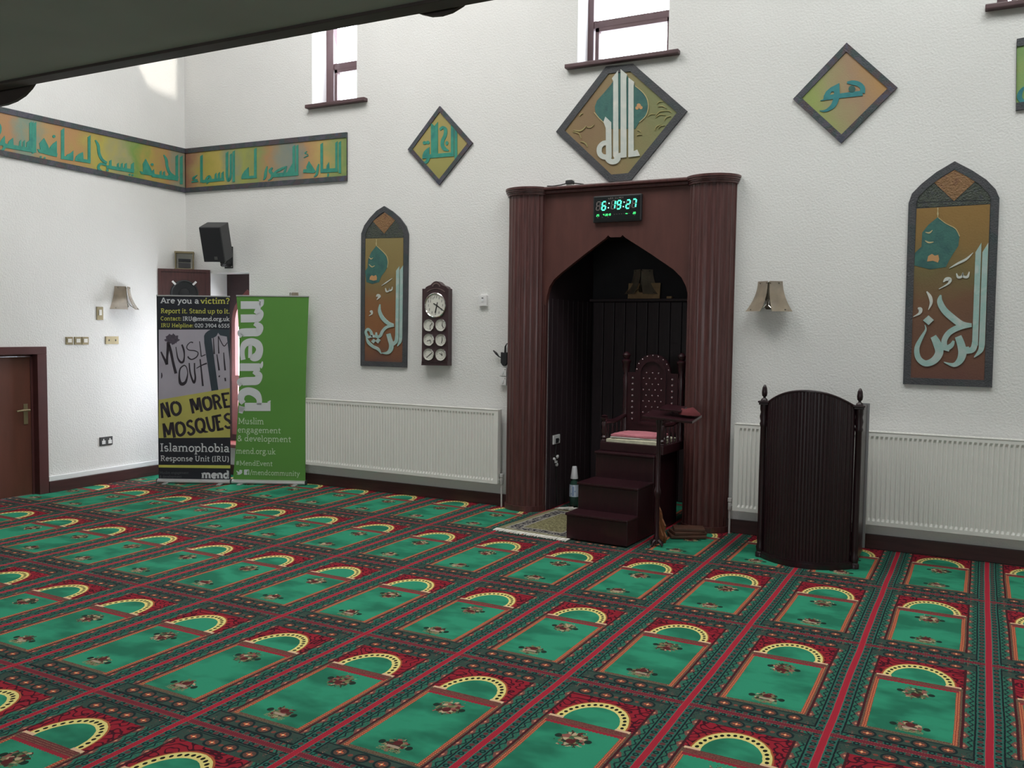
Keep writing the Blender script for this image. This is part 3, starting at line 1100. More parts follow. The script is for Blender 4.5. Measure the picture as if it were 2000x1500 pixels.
# the board on the left wall
O5, S5 = (0, 180), 5.0
t = board('frieze_board', 'long watercolour board with green Kufic lettering meeting the corner on the door wall', LEFT,
          [(-160, 171.8), (364.5, 290.8), (364.5, 376.4), (-160, 271.4)], (0, 0), 1, 0.0525, M['artframe'], washB, group='corner calligraphy frieze')
letters(t, LEFT, [
    bar(1772, 618, 900, 26), bar(1728, 610, 850, 25), ('l', [(1742, 845, 44), (1640, 825, 40)]),
    ('s', [(1600, 612, 10), (1625, 660, 26), (1635, 730, 26), (1660, 790, 28), (1715, 835, 30)]),
    ('l', [(1690, 842, 34), (1485, 812, 32)]), ('f', [(1612, 768), (1616, 820), (1592, 815), (1594, 780)]), ('f', [(1580, 765), (1582, 815), (1560, 812), (1562, 775)]),
    ('f', [(1505, 752), (1512, 812), (1484, 806), (1488, 768)]), ('d', 1488, 706, 13),
    ('f', [(1424, 650), (1462, 720), (1500, 800), (1480, 815), (1380, 800), (1366, 770), (1400, 778), (1396, 700)]),
    ('l', [(1310, 772, 36), (1040, 728, 32)]), ('f', [(1309, 684), (1309, 780), (1278, 775), (1282, 705)]), ('f', [(1240, 690), (1242, 760), (1215, 755), (1220, 700)]),
    ('f', [(1200, 690), (1202, 752), (1178, 748), (1182, 702)]), ('f', [(1162, 688), (1165, 745), (1142, 742), (1145, 700)]), ('f', [(1090, 660), (1092, 738), (1066, 732), (1068, 672)]),
    ('d', 1268, 805, 10), ('d', 1296, 810, 10), ('d', 1050, 762, 13),
    ('s', [(932, 468, 12), (960, 520, 26), (970, 600, 26), (1000, 660, 26), (1045, 690, 20)]),
    ('s', [(1040, 712, 22), (985, 700, 22), (962, 735, 24), (985, 770, 24), (1030, 782, 8)]),
    bar(872, 420, 680, 27), ('l', [(886, 680, 32), (735, 655, 32)]), ('f', [(812, 585), (818, 668), (734, 655), (745, 625), (775, 600)]),
    bar(613, 350, 640, 32), ('l', [(598, 635, 34), (715, 655, 30)]), ('f', [(718, 570), (718, 660), (640, 645), (655, 610), (690, 595)]),
    ('f', [(556, 475), (558, 628), (480, 614), (475, 580), (490, 535), (520, 500)]), ('d', 528, 432, 15),
    ('f', [(432, 448), (470, 520), (500, 600), (480, 615), (380, 588), (366, 555), (395, 560), (385, 500)]), ('l', [(560, 615, 34), (470, 598, 30)]),
    ('d', 400, 632, 10), ('d', 438, 642, 10),
    bar(343, 290, 590, 24), bar(300, 285, 560, 24), bar(322, 288, 600, 18), ('l', [(345, 572, 40), (40, 520, 40)]),
    ('f', [(290, 470), (292, 570), (258, 560), (262, 490)]), ('f', [(245, 468), (247, 550), (222, 545), (225, 485)]), ('f', [(208, 465), (210, 545), (186, 540), (190, 480)]),
    ('f', [(130, 445), (135, 535), (75, 520), (85, 480), (110, 460)]), ('f', [(48, 425), (52, 530), (0, 515), (10, 470)]),
    ('s', [(45, 500, 30), (40, 550, 26), (0, 575, 12), (-40, 578, 6)]), ('s', [(0, 310, 10), (4, 350, 26), (-4, 400, 24), (-40, 440, 10)]),
    ('l', [(10, 505, 36), (-200, 470, 36)]), bar(-120, 220, 480, 28), bar(-230, 190, 440, 28),
], O5, S5, M['teal'])

# small diamond
O, S = (780, 190), 8.3313
t = board('diamond_board', 'small ochre diamond board with green lettering, left of the big hexagonal board', BACK, [(655, 140), (1190, 740), (645, 1430), (135, 850)], O, S, 0.040, M['artframe'], washC)
letters(t, BACK, [
    bar(918, 480, 1000, 44, -1.0), bar(862, 440, 930, 50, 0.0), ('l', [(886, 925, 66), (490, 960, 62)]),
    ('s', [(658, 530, 40), (700, 490, 44), (748, 520, 52), (745, 610, 56), (705, 700, 56), (698, 780, 56), (735, 840, 60), (800, 868, 20)]), ('d', 772, 745, 24, 1.35),
    bar(598, 400, 960, 54, 1.2), ('f', [(512, 415), (570, 470), (572, 965), (515, 965)]),
    ('f', [(488, 810), (486, 925), (510, 935), (505, 985), (372, 1000), (375, 940), (400, 880), (440, 840)]),
    ('s', [(470, 975, 50), (460, 1020, 50), (430, 1060, 40), (370, 1055, 20)]), ('d', 408, 740, 29), ('d', 462, 735, 29),
], O, S, M['teal'])

# large hexagonal board over the niche
O, S = (1080, 110), 6.0
t = board('hexagon_board', 'large olive hexagonal board with tall white lettering over a teal dome, above the dark niche', BACK, [(35, 885), (622, 118), (940, 88), (1572, 640), (915, 1450), (652, 1472)], O, S, 0.062, M['artframe2'], washE)
letters(t, BACK, [('f', [(800, 130), (880, 240), (960, 340), (1050, 420), (1100, 500), (1117, 600), (1085, 700), (1010, 770), (965, 850), (640, 850), (610, 790), (540, 720), (495, 650), (490, 590), (515, 520), (600, 425), (680, 330)])], O, S, M['dome'], 0.012, 0.0150, 'dome')
letters(t, BACK, [('s', [(960, 345, 7), (1050, 420, 9), (1102, 500, 9), (1117, 600, 9), (1085, 700, 9), (1010, 772, 8)])], O, S, M['gold'], 0.012, 0.0185, 'dome_outline')
letters(t, BACK, [('s', [(480, 655, 7), (540, 725, 9), (612, 795, 8), (645, 860, 5)])], O, S, M['gold'], 0.012, 0.0185, 'dome_outline')
vine = []
for a, b_, c_, d_ in ((1110, 705, 1200, 680), (1200, 700, 1330, 640), (1200, 720, 1320, 690), (1330, 640, 1390, 660), (1215, 560, 1290, 530), (1230, 590, 1330, 610), (1300, 760, 1380, 700), (1190, 870, 1270, 800), (1230, 850, 1310, 810),
                      (480, 800, 390, 830), (390, 815, 240, 865), (380, 830, 250, 870), (230, 880, 330, 960), (240, 890, 280, 900), (330, 1000, 400, 1060), (320, 1000, 380, 1030), (310, 700, 350, 670), (985, 865, 1030, 890), (980, 930, 1040, 920)):
    mx_, my_ = (a + c_) / 2 + (d_ - b_) * 0.25, (b_ + d_) / 2 - (c_ - a) * 0.18
    vine.append(('s', [(a, b_, 5), (mx_, my_, 11), (c_, d_, 4)]))
letters(t, BACK, vine, O, S, paint('olive relief', [(150, 146, 96), (164, 150, 100)], 6, 1), 0.012, 0.0175, 'leaf_relief')['kind'] = 'stuff'
letters(t, BACK, [('d', 1005, 575, 24), ('d', 985, 605, 20), ('d', 1030, 600, 20)], O, S, M['orange'], 0.012, 0.017, 'flower_relief')
letters(t, BACK, [
    ('f', [(884, 248), (952, 300), (944, 345), (945, 1112), (985, 1092), (1018, 1165), (882, 1182)]),
    ('f', [(792, 150), (868, 212), (858, 260), (860, 1182), (780, 1192), (730, 1150), (792, 1128)]),
    ('f', [(762, 165), (766, 1140), (800, 1150), (790, 1195), (735, 1225), (704, 1165), (706, 290), (690, 258)]),
    ('f', [(612, 706), (682, 772), (686, 1190), (622, 1190), (618, 840), (592, 768)]),
    ('s', [(632, 1012, 58), (585, 1022, 56), (545, 1070, 58), (545, 1135, 58), (585, 1175, 60), (650, 1180, 62)]),
    ('s', [(640, 1190, 70), (660, 1222, 66), (700, 1236, 62), (740, 1222, 66), (762, 1185, 70)]),
], O, S, M['silver'], 0.012, 0.021)

# right diamond
O, S = (1540, 70), 6.8182
t = board('diamond_board', 'orange and lime diamond board with a short teal word, right of the niche', BACK, [(775, 90), (1450, 685), (700, 1430), (60, 840)], O, S, 0.048, M['artframe'], washD)
letters(t, BACK, [
    ('l', [(478, 824, 60), (670, 800, 62), (985, 762, 70)]),
    ('s', [(780, 622, 26), (850, 622, 58), (930, 640, 66), (985, 690, 66), (985, 762, 66)]),
    ('f', [(676, 628), (684, 800), (630, 800), (606, 790), (606, 742), (572, 742), (545, 785), (560, 850), (462, 855), (470, 800), (500, 740), (560, 688)]),
    ('s', [(640, 790, 80), (630, 850, 76), (600, 920, 66), (545, 970, 46), (480, 1000, 28), (415, 996, 8)]), ('l', [(425, 862, 8), (500, 845, 22)]),
], O, S, M['teal2'])
letters(t, BACK, [('d', 845, 706, 46)], O, S, M['dome'], 0.012, 0.018, 'letter_eye')

# board at the right edge of the picture
t = board('frieze_board', 'green calligraphy board cut by the right edge of the picture', BACK, [(1986, 76), (2330, 8), (2330, 168), (1984, 216)], (0, 0), 1, 0.055, M['artframe2'], washH)
letters(t, BACK, [('s', [(600, 1020, 20), (560, 1080, 50), (548, 1140, 60), (590, 1190, 50), (700, 1200, 40), (800, 1120, 50), (820, 1000, 30)])], (1900, 0), 6.0, M['teal2'])


# pointed boards
def arched(label, O, S, outer, rect, tymp, diamond, dome, base, wash, marks):
    out = pxs(BACK, outer, O[0], O[1], S, 0.018)
    low = min(p[1] for p in out)
    t = thing('arched_board', label, 'artwork', (sum(p[0] for p in out) / len(out), 0, low), group='pointed calligraphy boards')
    bm = B()
    prism(bm, BACK, out, 0.0, 0.012)
    obj('frame', bm, M['artframe2'], t)
    bm = B()
    ringprism(bm, BACK, out, inset(out, 0.052), 0.011, 0.019)
    obj('border', bm, M['artframe2'], t)
    letters(t, BACK, [('f', rect)], O, S, wash, 0.010, 0.0145, 'field')
    letters(t, BACK, [('f', q) for q in tymp], O, S, paint('dark relief panel', [(54, 60, 58), (70, 76, 66), (60, 62, 70)], 22, 2, 0.9), 0.010, 0.0142, 'tympanum')
    letters(t, BACK, [('f', diamond)], O, S, paint('brown relief diamond', [(128, 96, 64), (142, 106, 70), (120, 84, 62)], 24, 6, 0.9), 0.010, 0.0160, 'diamond')
    letters(t, BACK, [('f', dome[0])], O, S, M['dome'], 0.012, 0.0162, 'dome')
    letters(t, BACK, dome[1], O, S, M['gold'], 0.012, 0.0185, 'finial')
    letters(t, BACK, dome[2], O, S, M['orange'], 0.012, 0.0175, 'flower_relief')
    letters(t, BACK, base, O, S, M['mint'], 0.012, 0.021)
    letters(t, BACK, marks, O, S, M['silver'], 0.012, 0.0195, 'vowel_marks')


arched('tall pointed board with pale lettering and a teal dome, left of the clock panel', (690, 390), 4.2857,
       [(258, 53), (325, 95), (390, 152), (440, 222), (460, 285), (453, 840), (445, 1406), (60, 1391), (62, 840), (66, 285), (92, 215), (138, 152), (195, 92)],
       [(98, 326), (419, 319), (415, 840), (410, 1361), (91, 1350), (95, 840)],
       [[(100, 318), (96, 285), (130, 210), (170, 180), (255, 288)], [(262, 288), (350, 172), (405, 225), (424, 285), (420, 312)], [(98, 322), (419, 315), (420, 292), (98, 298)]],
       [(262, 108), (352, 168), (258, 284), (163, 180)],
       ([(193, 386), (240, 430), (275, 470), (288, 520), (282, 570), (262, 605), (235, 640), (215, 690), (160, 705), (110, 690), (98, 600), (120, 570), (125, 500), (150, 440)],
        [('s', [(193, 330, 7), (193, 350, 4), (192, 368, 9), (193, 386, 4)]), ('s', [(196, 388, 4), (242, 430, 5), (277, 470, 5), (290, 520, 5), (284, 570, 4)]), ('s', [(132, 482, 4), (148, 496, 9), (165, 486, 4)]), ('s', [(130, 540, 4), (155, 562, 9), (180, 552, 4)])],
        [('f', [(135, 668), (140, 645), (155, 632), (170, 640), (190, 630), (198, 650), (196, 672), (168, 678)])]),
       [bar(402, 552, 1160, 26, 1.4, 396), ('s', [(396, 1150, 26), (390, 1190, 24), (368, 1226, 6)]), bar(371, 558, 1150, 26, 1.4, 364), ('s', [(364, 1140, 27), (358, 1185, 30), (330, 1210, 30)]),
        ('s', [(292, 1122, 34), (305, 1170, 36), (318, 1215, 38), (312, 1255, 36), (285, 1282, 26), (236, 1284, 5)]), ('l', [(318, 1210, 26), (350, 1196, 26)]),
        ('s', [(222, 876, 8), (218, 930, 24), (240, 985, 30), (285, 1030, 30), (336, 1052, 24)]), ('s', [(338, 1052, 22), (280, 1066, 24), (245, 1100, 24), (225, 1140, 24), (195, 1146, 22), (190, 1110, 10)]),
        ('s', [(200, 1142, 24), (160, 1140, 22), (145, 1105, 20), (120, 1084, 20), (104, 1110, 20), (122, 1150, 22), (160, 1140, 16)]),
        ('s', [(108, 1150, 8), (125, 1195, 22), (165, 1230, 24), (205, 1250, 22), (232, 1290, 4)]),
        ('f', [(148, 1186), (168, 1165), (186, 1182), (170, 1204)]), ('f', [(184, 1184), (206, 1158), (226, 1178), (206, 1204)])],
       washF,
       [('l', [(236, 720, 3), (280, 690, 10), (326, 658, 4)]), ('s', [(268, 740, 5), (276, 768, 12), (296, 764, 10), (300, 745, 6), (304, 762, 10), (322, 752, 10), (326, 728, 4)]),
        ('s', [(192, 812, 6), (205, 800, 22), (218, 812, 20), (196, 838, 4)]), ('s', [(138, 940, 6), (150, 934, 18), (154, 955, 12), (130, 972, 4)])])

arched('tall pointed board with pale lettering and a teal dome, above the radiator beside the lectern', (1740, 310), 3.2625,
       [(407, 16), (520, 75), (608, 133), (668, 195), (692, 250), (668, 860), (645, 1458), (77, 1436), (95, 860), (112, 285), (134, 222), (195, 160), (290, 85)],
       [(164, 318), (632, 290), (613, 850), (594, 1412), (122, 1400), (142, 850)],
       [[(165, 278), (190, 220), (270, 152), (395, 268)], [(412, 268), (542, 140), (605, 190), (638, 262)], [(164, 312), (632, 286), (634, 268), (165, 284)]],
       [(408, 70), (542, 140), (402, 270), (274, 150)],
       ([(299, 372), (345, 410), (410, 445), (437, 495), (430, 555), (400, 600), (370, 650), (350, 690), (250, 705), (150, 680), (153, 600), (195, 560), (200, 470), (240, 420)],
        [('s', [(299, 312, 7), (299, 335, 5), (299, 350, 12), (299, 360, 6), (299, 374, 4)]), ('s', [(303, 376, 4), (350, 412, 5), (412, 446, 5), (438, 495, 5)]), ('s', [(220, 468, 4), (245, 472, 10), (265, 455, 4)]), ('s', [(218, 522, 4), (242, 534, 10), (272, 530, 4)])],
        [('f', [(230, 655), (238, 620), (262, 606), (280, 618), (302, 612), (308, 640), (300, 662), (268, 650)])]),
       [bar(602, 535, 1190, 38, 1.6, 580), ('s', [(580, 1170, 38), (572, 1220, 32), (530, 1266, 5)]), bar(558, 535, 1190, 38, 1.6, 536), ('s', [(536, 1170, 38), (522, 1214, 38), (480, 1226, 36)]),
        ('s', [(428, 1132, 44), (446, 1180, 50), (456, 1235, 54), (440, 1285, 44), (400, 1314, 26), (338, 1296, 4)]), ('l', [(450, 1222, 36), (500, 1214, 36)]),
        ('s', [(318, 868, 10), (312, 910, 36), (340, 965, 42), (400, 1020, 44), (455, 1056, 40), (515, 1058, 18)]), ('s', [(515, 1062, 20), (440, 1072, 36), (372, 1108, 36), (340, 1160, 36), (350, 1205, 34), (385, 1190, 30), (400, 1160, 14)]),
        ('l', [(375, 1212, 36), (318, 1194, 40), (290, 1190, 36)]),
        ('s', [(270, 1132, 38), (295, 1180, 52), (308, 1235, 52), (275, 1285, 46), (220, 1304, 38), (175, 1270, 36), (166, 1205, 32), (195, 1140, 22), (222, 1090, 12), (216, 1058, 4)]),
        ('f', [(204, 1030), (240, 998), (274, 1028), (240, 1060)])],
       washG,
       [('s', [(372, 698, 3), (425, 668, 13), (480, 640, 14), (524, 598, 3)]), ('s', [(418, 730, 6), (428, 755, 15), (452, 750, 13), (458, 728, 6), (462, 750, 13), (488, 752, 16), (500, 720, 6)]),
        ('s', [(334, 786, 6), (352, 768, 22), (376, 770, 24), (366, 796, 12), (306, 830, 4)]), ('s', [(228, 846, 8), (250, 880, 22), (256, 920, 18), (238, 964, 3)]), ('s', [(172, 952, 10), (188, 960, 26), (182, 985, 16), (142, 1008, 3)])])


# ------------------------------------------------------------------ slab-serif lettering for the banners (unit em: x-height 0.5, capitals 0.68)
FONT = {
    'a': (.50, 'l .37 .02 .37 .33;A .22 .33 .15 .13 0 155;E .22 .15 .14 .11;s .42 .03 .07'), 'b': (.54, 'l .11 .03 .11 .72;E .29 .24 .17 .2;s .06 .71 .07'),
    'c': (.46, 'A .26 .24 .18 .21 48 318'), 'd': (.56, 'l .42 .03 .42 .72;E .24 .24 .17 .2;s .37 .71 .07;s .46 .03 .07'), 'e': (.50, 'A .26 .24 .18 .21 0 318;l .08 .26 .44 .26'),
    'g': (.50, 'E .23 .32 .14 .13;A .24 -.06 .19 .12 0 360;l .35 .43 .47 .46;l .14 .2 .11 .08'), 'h': (.58, 'l .11 0 .11 .72;A .27 .31 .16 .14 0 160;l .43 .31 .43 0;s .12 .03 .11;s .44 .03 .11;s .06 .71 .07'),
    'i': (.27, 'l .13 0 .13 .45;s .08 .44 .07;s .13 .03 .12;d .12 .64'), 'k': (.55, 'l .11 0 .11 .72;l .14 .2 .38 .44;l .22 .28 .41 .03;s .12 .03 .11;s .44 .03 .1;s .4 .44 .1;s .06 .71 .07'),
    'l': (.27, 'l .13 0 .13 .72;s .08 .71 .07;s .13 .03 .12'), 'm': (.87, 'l .12 0 .12 .45;A .27 .31 .15 .14 0 160;l .42 .31 .42 0;A .57 .31 .15 .14 0 160;l .72 .31 .72 0;s .06 .44 .07;s .12 .03 .11;s .42 .03 .1;s .73 .03 .11'),
    'n': (.58, 'l .12 0 .12 .45;A .27 .31 .16 .14 0 160;l .43 .31 .43 0;s .06 .44 .07;s .12 .03 .11;s .44 .03 .11'), 'o': (.52, 'E .26 .24 .19 .21'),
    'p': (.55, 'l .12 -.2 .12 .45;E .30 .24 .17 .2;s .06 .44 .07;s .12 -.19 .12'), 'r': (.41, 'l .13 0 .13 .45;A .30 .27 .17 .17 60 165;s .07 .44 .08;s .14 .03 .13'),
    's': (.43, 'A .21 .34 .13 .105 35 262;A .21 .14 .14 .11 -150 88'), 't': (.36, 'l .15 .1 .15 .6;A .24 .11 .09 .09 180 310;l .02 .44 .32 .44'),
    'u': (.59, 'l .12 .44 .12 .16;A .27 .16 .15 .14 180 350;l .43 .02 .43 .45;s .07 .44 .08;s .39 .44 .08;s .48 .03 .07'), 'v': (.50, 'l .07 .45 .24 .03;l .24 .03 .43 .45;s .08 .44 .1;s .43 .44 .1'),
    'y': (.50, 'l .08 .45 .25 .03;l .43 .45 .14 -.18;s .08 .44 .1;s .43 .44 .1;s .12 -.19 .08'),
    'A': (.66, 'l .08 .03 .32 .66;l .32 .66 .58 .03;l .16 .22 .48 .22;s .09 .03 .11;s .57 .03 .11'), 'C': (.60, 'A .32 .34 .25 .3 48 312'),
    'E': (.58, 'l .14 .03 .14 .65;l .05 .65 .5 .65;l .14 .35 .4 .35;l .05 .03 .52 .03;l .5 .55 .5 .65;l .52 .03 .52 .14'), 'H': (.72, 'l .15 .03 .15 .65;l .57 .03 .57 .65;l .15 .35 .57 .35;s .15 .03 .12;s .15 .65 .12;s .57 .03 .12;s .57 .65 .12'),
    'I': (.33, 'l .16 .03 .16 .65;s .16 .03 .13;s .16 .65 .13'), 'M': (.86, 'l .14 .03 .14 .65;l .14 .65 .43 .12;l .43 .12 .72 .65;l .72 .65 .72 .03;s .13 .03 .12;s .73 .03 .12;s .11 .65 .09;s .75 .65 .09'),
    'R': (.64, 'l .15 .03 .15 .65;l .05 .65 .32 .65;A .32 .5 .16 .15 -90 90;l .15 .35 .34 .35;l .34 .35 .52 .04;s .15 .03 .12;s .55 .03 .08'), 'S': (.54, 'A .27 .49 .18 .16 35 262;A .27 .19 .19 .16 -150 88'),
    'U': (.70, 'l .15 .65 .15 .25;A .34 .25 .19 .22 180 360;l .53 .25 .53 .65;s .15 .65 .12;s .54 .65 .12'),
    '0': (.53, 'E .26 .33 .18 .31'), '2': (.50, 'A .25 .48 .16 .16 -35 165;l .38 .39 .08 .05;l .06 .04 .45 .04'), '3': (.50, 'A .22 .5 .16 .15 -90 150;A .22 .19 .18 .16 -155 90'),
    '4': (.54, 'l .36 0 .36 .65;l .36 .65 .05 .2;l .04 .19 .49 .19'), '5': (.50, 'l .41 .62 .13 .62;l .13 .62 .11 .36;A .22 .21 .18 .18 -150 125'), '6': (.53, 'E .26 .2 .17 .17;A .32 .25 .23 .4 100 185'), '9': (.53, 'E .26 .46 .17 .17;A .2 .41 .23 .4 -80 5'),
    '?': (.45, 'A .21 .5 .15 .15 -60 165;l .27 .36 .2 .2;d .2 .04'), '.': (.22, 'd .1 .05'), ':': (.24, 'd .11 .06;d .11 .4'), '@': (.86, 'A .42 .24 .34 .36 -50 290;E .4 .24 .13 .15;l .54 .4 .54 .14;A .64 .16 .1 .1 180 330'),
    '(': (.28, 'A .32 .28 .22 .46 125 235'), ')': (.28, 'A -.04 .28 .22 .46 -55 55'), '#': (.60, 'l .2 .03 .26 .64;l .38 .03 .44 .64;l .06 .22 .52 .22;l .09 .45 .55 .45'), '/': (.36, 'l .04 -.08 .32 .72'),
    '&': (.62, 'E .27 .52 .12 .12;A .24 .18 .18 .16 90 340;l .2 .42 .54 .03;l .52 .3 .4 .12'), ' ': (.24, ''),
}


def glyph(c, t):
    """strokes of one character as (x, y, w) lists"""
    adv, spec = FONT[c]
    out = []
    for q in spec.split(';'):
        k = q.split()
        if not k:
            continue
        f = [float(z) for z in k[1:]]
        if k[0] == 'l':
            out.append([(f[0], f[1], t), (f[2], f[3], t)])
        elif k[0] == 's':
            st = t * 0.62 if t < 0.13 else t * 0.5
            out.append([(f[0] - f[2], f[1], st), (f[0] + f[2], f[1], st)])
        elif k[0] == 'd':
            out.append([(f[0] - t * .6, f[1], t * 1.2), (f[0] + t * .6, f[1], t * 1.2)])
        else:
            a0, a1 = (0, 360) if k[0] == 'E' else (f[4], f[5])
            n = max(4, int(abs(a1 - a0) / 24))
            out.append([(f[0] + f[2] * math.cos(math.radians(a0 + (a1 - a0) * i / n)), f[1] + f[3] * math.sin(math.radians(a0 + (a1 - a0) * i / n)), t) for i in range(n + 1)])
    return adv, out


def text(t, pl, s, p0, p1, capx, mt, thick=0.10, d=0.0022, name='lettering', label=None):
    """a line of lettering from photo pixel p0 (start of baseline) to p1 (end of baseline); capx = pixel height of the capitals"""
    a, b_ = V(pl.px(*p0, d)), V(pl.px(*p1, d))
    up = V(pl.px((p0[0] + p1[0]) / 2, (p0[1] + p1[1]) / 2 - capx, d)) - (a + b_) / 2
    em = up.length / 0.68
    wid = sum(FONT[c][0] for c in s) - 0.08
    ux = (b_ - a) / wid
    uy = up.normalized() * em
    bm = B()
    x = 0
    for k_, c in enumerate(s):
        if c == ' ' and bm.verts:                      # every word is a part of its own
            for v in bm.verts:
                v.co += pl.n * d
            obj('word', bm, mt, t, label=label)
            bm = B()
        adv, st = glyph(c, thick)
        for q in st:
            L, R = outline(q)
            f = lambda p: tuple(a + ux * (p[0] + x - 0.04) + uy * p[1])
            strip(bm, pl, [f(p) for p in L], [f(p) for p in R], 0, 0.0)
        x += adv
    if not bm.verts:
        bm.free()
        return None
    for v in bm.verts:
        v.co += pl.n * d
    return obj('word', bm, mt, t, label=label)


# ------------------------------------------------------------------ the two pull-up banners
def banner(name, label, bl, br, toph, sheet, edge=lambda t: (0.0, 0.0)):
    """bl, br: floor points under the ends of the printed sheet"""
    c = (bl + br) / 2
    ex = (br - bl).normalized()
    wd = (br - bl).length
    rz = math.atan2(ex.y, ex.x)
    t = thing(name, label, 'banner', (c.x, c.y, 0), rz)
    pl = Pl(bl, ex)
    bm = B()
    hb = 0.047
    prof = [(-0.036, 0.008), (-0.040, 0.022), (-0.032, 0.037), (-0.012, hb), (0.012, hb), (0.034, 0.036), (0.040, 0.022), (0.036, 0.010)]
    e0, e1 = -wd / 2 - 0.004, wd / 2 + 0.004
    A = [bm.verts.new((e0, y, z)) for y, z in prof]
    C = [bm.verts.new((e1, y, z)) for y, z in prof]
    for i in range(len(prof)):
        j = (i + 1) % len(prof)
        bm.faces.new((A[i], A[j], C[j], C[i]))
    bm.faces.new(A[::-1])
    bm.faces.new(C)
    bs = obj('base', bm, M['alu'], t, local=True)
    for e in (e0 - 0.006, e1):
        bm = B()
        box(bm, (e, -0.042, 0.006), (e + 0.006, 0.042, hb + 0.003), 0.002)
        obj('end_cap', bm, M['spkcase'], bs, local=True)
    for k in (-0.27, 0.27):
        bm = B()
        box(bm, (k * wd / 0.72 - 0.022, -0.115, 0.0), (k * wd / 0.72 + 0.022, 0.09, 0.010), 0.003)
        obj('foot', bm, M['alu'], t, local=True)
    bm = B()
    n = 10
    rows = [0.04 + (toph - 0.04) * k / 14 for k in range(15)]
    grid = []
    for z in rows:
        el, er = edge((z - 0.04) / (toph - 0.04))
        grid.append([bm.verts.new((-wd / 2 + el + (wd + er - el) * i / n, 0.0, z)) for i in range(n + 1)])
    for r0, r1 in zip(grid, grid[1:]):
        for i in range(n):
            bm.faces.new((r0[i], r0[i + 1], r1[i + 1], r1[i]))
    r_ = bmesh.ops.extrude_face_region(bm, geom=bm.faces[:])
    for v in r_['geom']:
        if isinstance(v, bmesh.types.BMVert):
            v.co.y += 0.0015
    sh = obj('sheet', bm, sheet, t, local=True)
    bm = B()
    el, er = edge(1.0)
    box(bm, (-wd / 2 - 0.003 + el, -0.005, toph - 0.008), (wd / 2 + 0.003 + er, 0.010, toph + 0.006), 0.003)
    obj('top_rail', bm, M['alu'], t, local=True)
    bm = B()
    tube(bm, [(0, 0.03, 0.05), (0, 0.022, toph)], 0.007)
    obj('pole', bm, M['alu'], t, local=True)
    return t, sh, pl


bl, br = floorpx(310.0, 943.0), floorpx(450.6, 945.2)
tb, shb, P1 = banner('pull_up_banner', 'black and yellow pull-up banner with graffiti picture and white lettering', bl, br, 1.995, M['sheetblack'])
D1 = 0.0018


def flat(t, pl, pts, mt, d, name='print', o=(0, 0), sc=1.0, clip=None):
    bm = B()
    q = pxs(pl, pts, o[0], o[1], sc, d)
    if clip:
        q = [(min(max(a, clip[0]), clip[1]), b_) for a, b_ in q]
    bm.faces.new([bm.verts.new(pl.p(a, b_, d)) for a, b_ in q])
    return obj(name, bm, mt, t)


WB = (br - bl).length
CL = (0.002, WB - 0.002)
G1, GS1 = (310, 640), 10.0
flat(shb, P1, [(0, 38), (1500, 38), (1500, 1230), (0, 1420)], M['graffwall'], D1 * .5, 'picture', G1, GS1, CL)
flat(shb, P1, [(885, 160), (910, 110), (960, 65), (1010, 38), (1500, 38), (1500, 640), (1400, 640), (1330, 175), (1200, 150), (1160, 100), (1130, 160), (1060, 205), (1030, 205), (1165, 1215), (1030, 1235), (890, 300)], M['graffpost'], D1 * .75, 'painted_post', G1, GS1, CL)
flat(shb, P1, [(0, 1410), (1500, 1178), (1500, 2155), (0, 2155)], M['plaquard'], D1 * .8, 'placard_print', G1, GS1, CL)
bm = B()
for q in ([(45, 470, 26), (75, 540, 36), (115, 620, 44), (160, 720, 50)], [(160, 720, 50), (165, 560, 44), (180, 420, 56), (185, 280, 60)], [(195, 320, 50), (240, 480, 52), (280, 680, 50), (335, 895, 56)],
          [(335, 375, 16), (350, 480, 20), (375, 600, 28), (430, 675, 42), (480, 660, 40), (500, 560, 24), (490, 440, 36), (452, 330, 32)],
          [(670, 292, 26), (620, 285, 18), (560, 340, 18), (550, 400, 18), (600, 440, 20), (700, 450, 20), (768, 490, 18), (740, 570, 22), (650, 620, 24), (590, 595, 28), (570, 560, 26)],
          [(795, 265, 14), (812, 380, 18), (830, 565, 18)], [(830, 562, 18), (915, 525, 18)],
          [(1068, 205, 16), (1075, 350, 20), (1085, 515, 28)], [(1175, 505, 26), (1165, 330, 18), (1165, 165, 20)], [(1165, 165, 18), (1225, 290, 16), (1280, 360, 18), (1340, 290, 16)],
          [(500, 730, 22), (420, 800, 26), (400, 950, 34), (420, 1075, 56), (470, 1100, 66), (530, 1050, 46), (565, 900, 20), (545, 780, 18), (500, 730, 22)],
          [(595, 690, 24), (610, 860, 30), (650, 1000, 34), (690, 1070, 44), (715, 980, 34), (700, 840, 28), (698, 690, 26)],
          [(808, 615, 26), (830, 820, 28), (862, 1140, 36)], [(735, 795, 14), (840, 735, 24), (940, 695, 30)],
          [(1135, 520, 16), (1155, 660, 26), (1180, 835, 34)], [(1268, 485, 16), (1280, 650, 26), (1298, 835, 34)], [(1170, 945, 34), (1195, 955, 36)], [(1295, 980, 30), (1305, 1045, 26)], [(55, 880, 14), (60, 940, 26), (52, 990, 12)]):
    pen(bm, P1, q, None, 0, D1, G1, GS1)
gr = obj('graffiti', bm, M['spray'], shb)
bm = B()
fill(bm, P1, [(260 + (135 + 18 * math.sin(7 * a) + 10 * math.sin(17 * a)) * math.cos(a), 225 + (98 + 14 * math.sin(9 * a + 1) + 8 * math.sin(21 * a)) * math.sin(a)) for a in [2 * PI * i / 70 for i in range(70)]], 0, D1 * .9, G1, GS1)
obj('spray_blot', bm, M['spray2'], gr)
G2, GS2 = (310, 755), 13.333
bm = B()
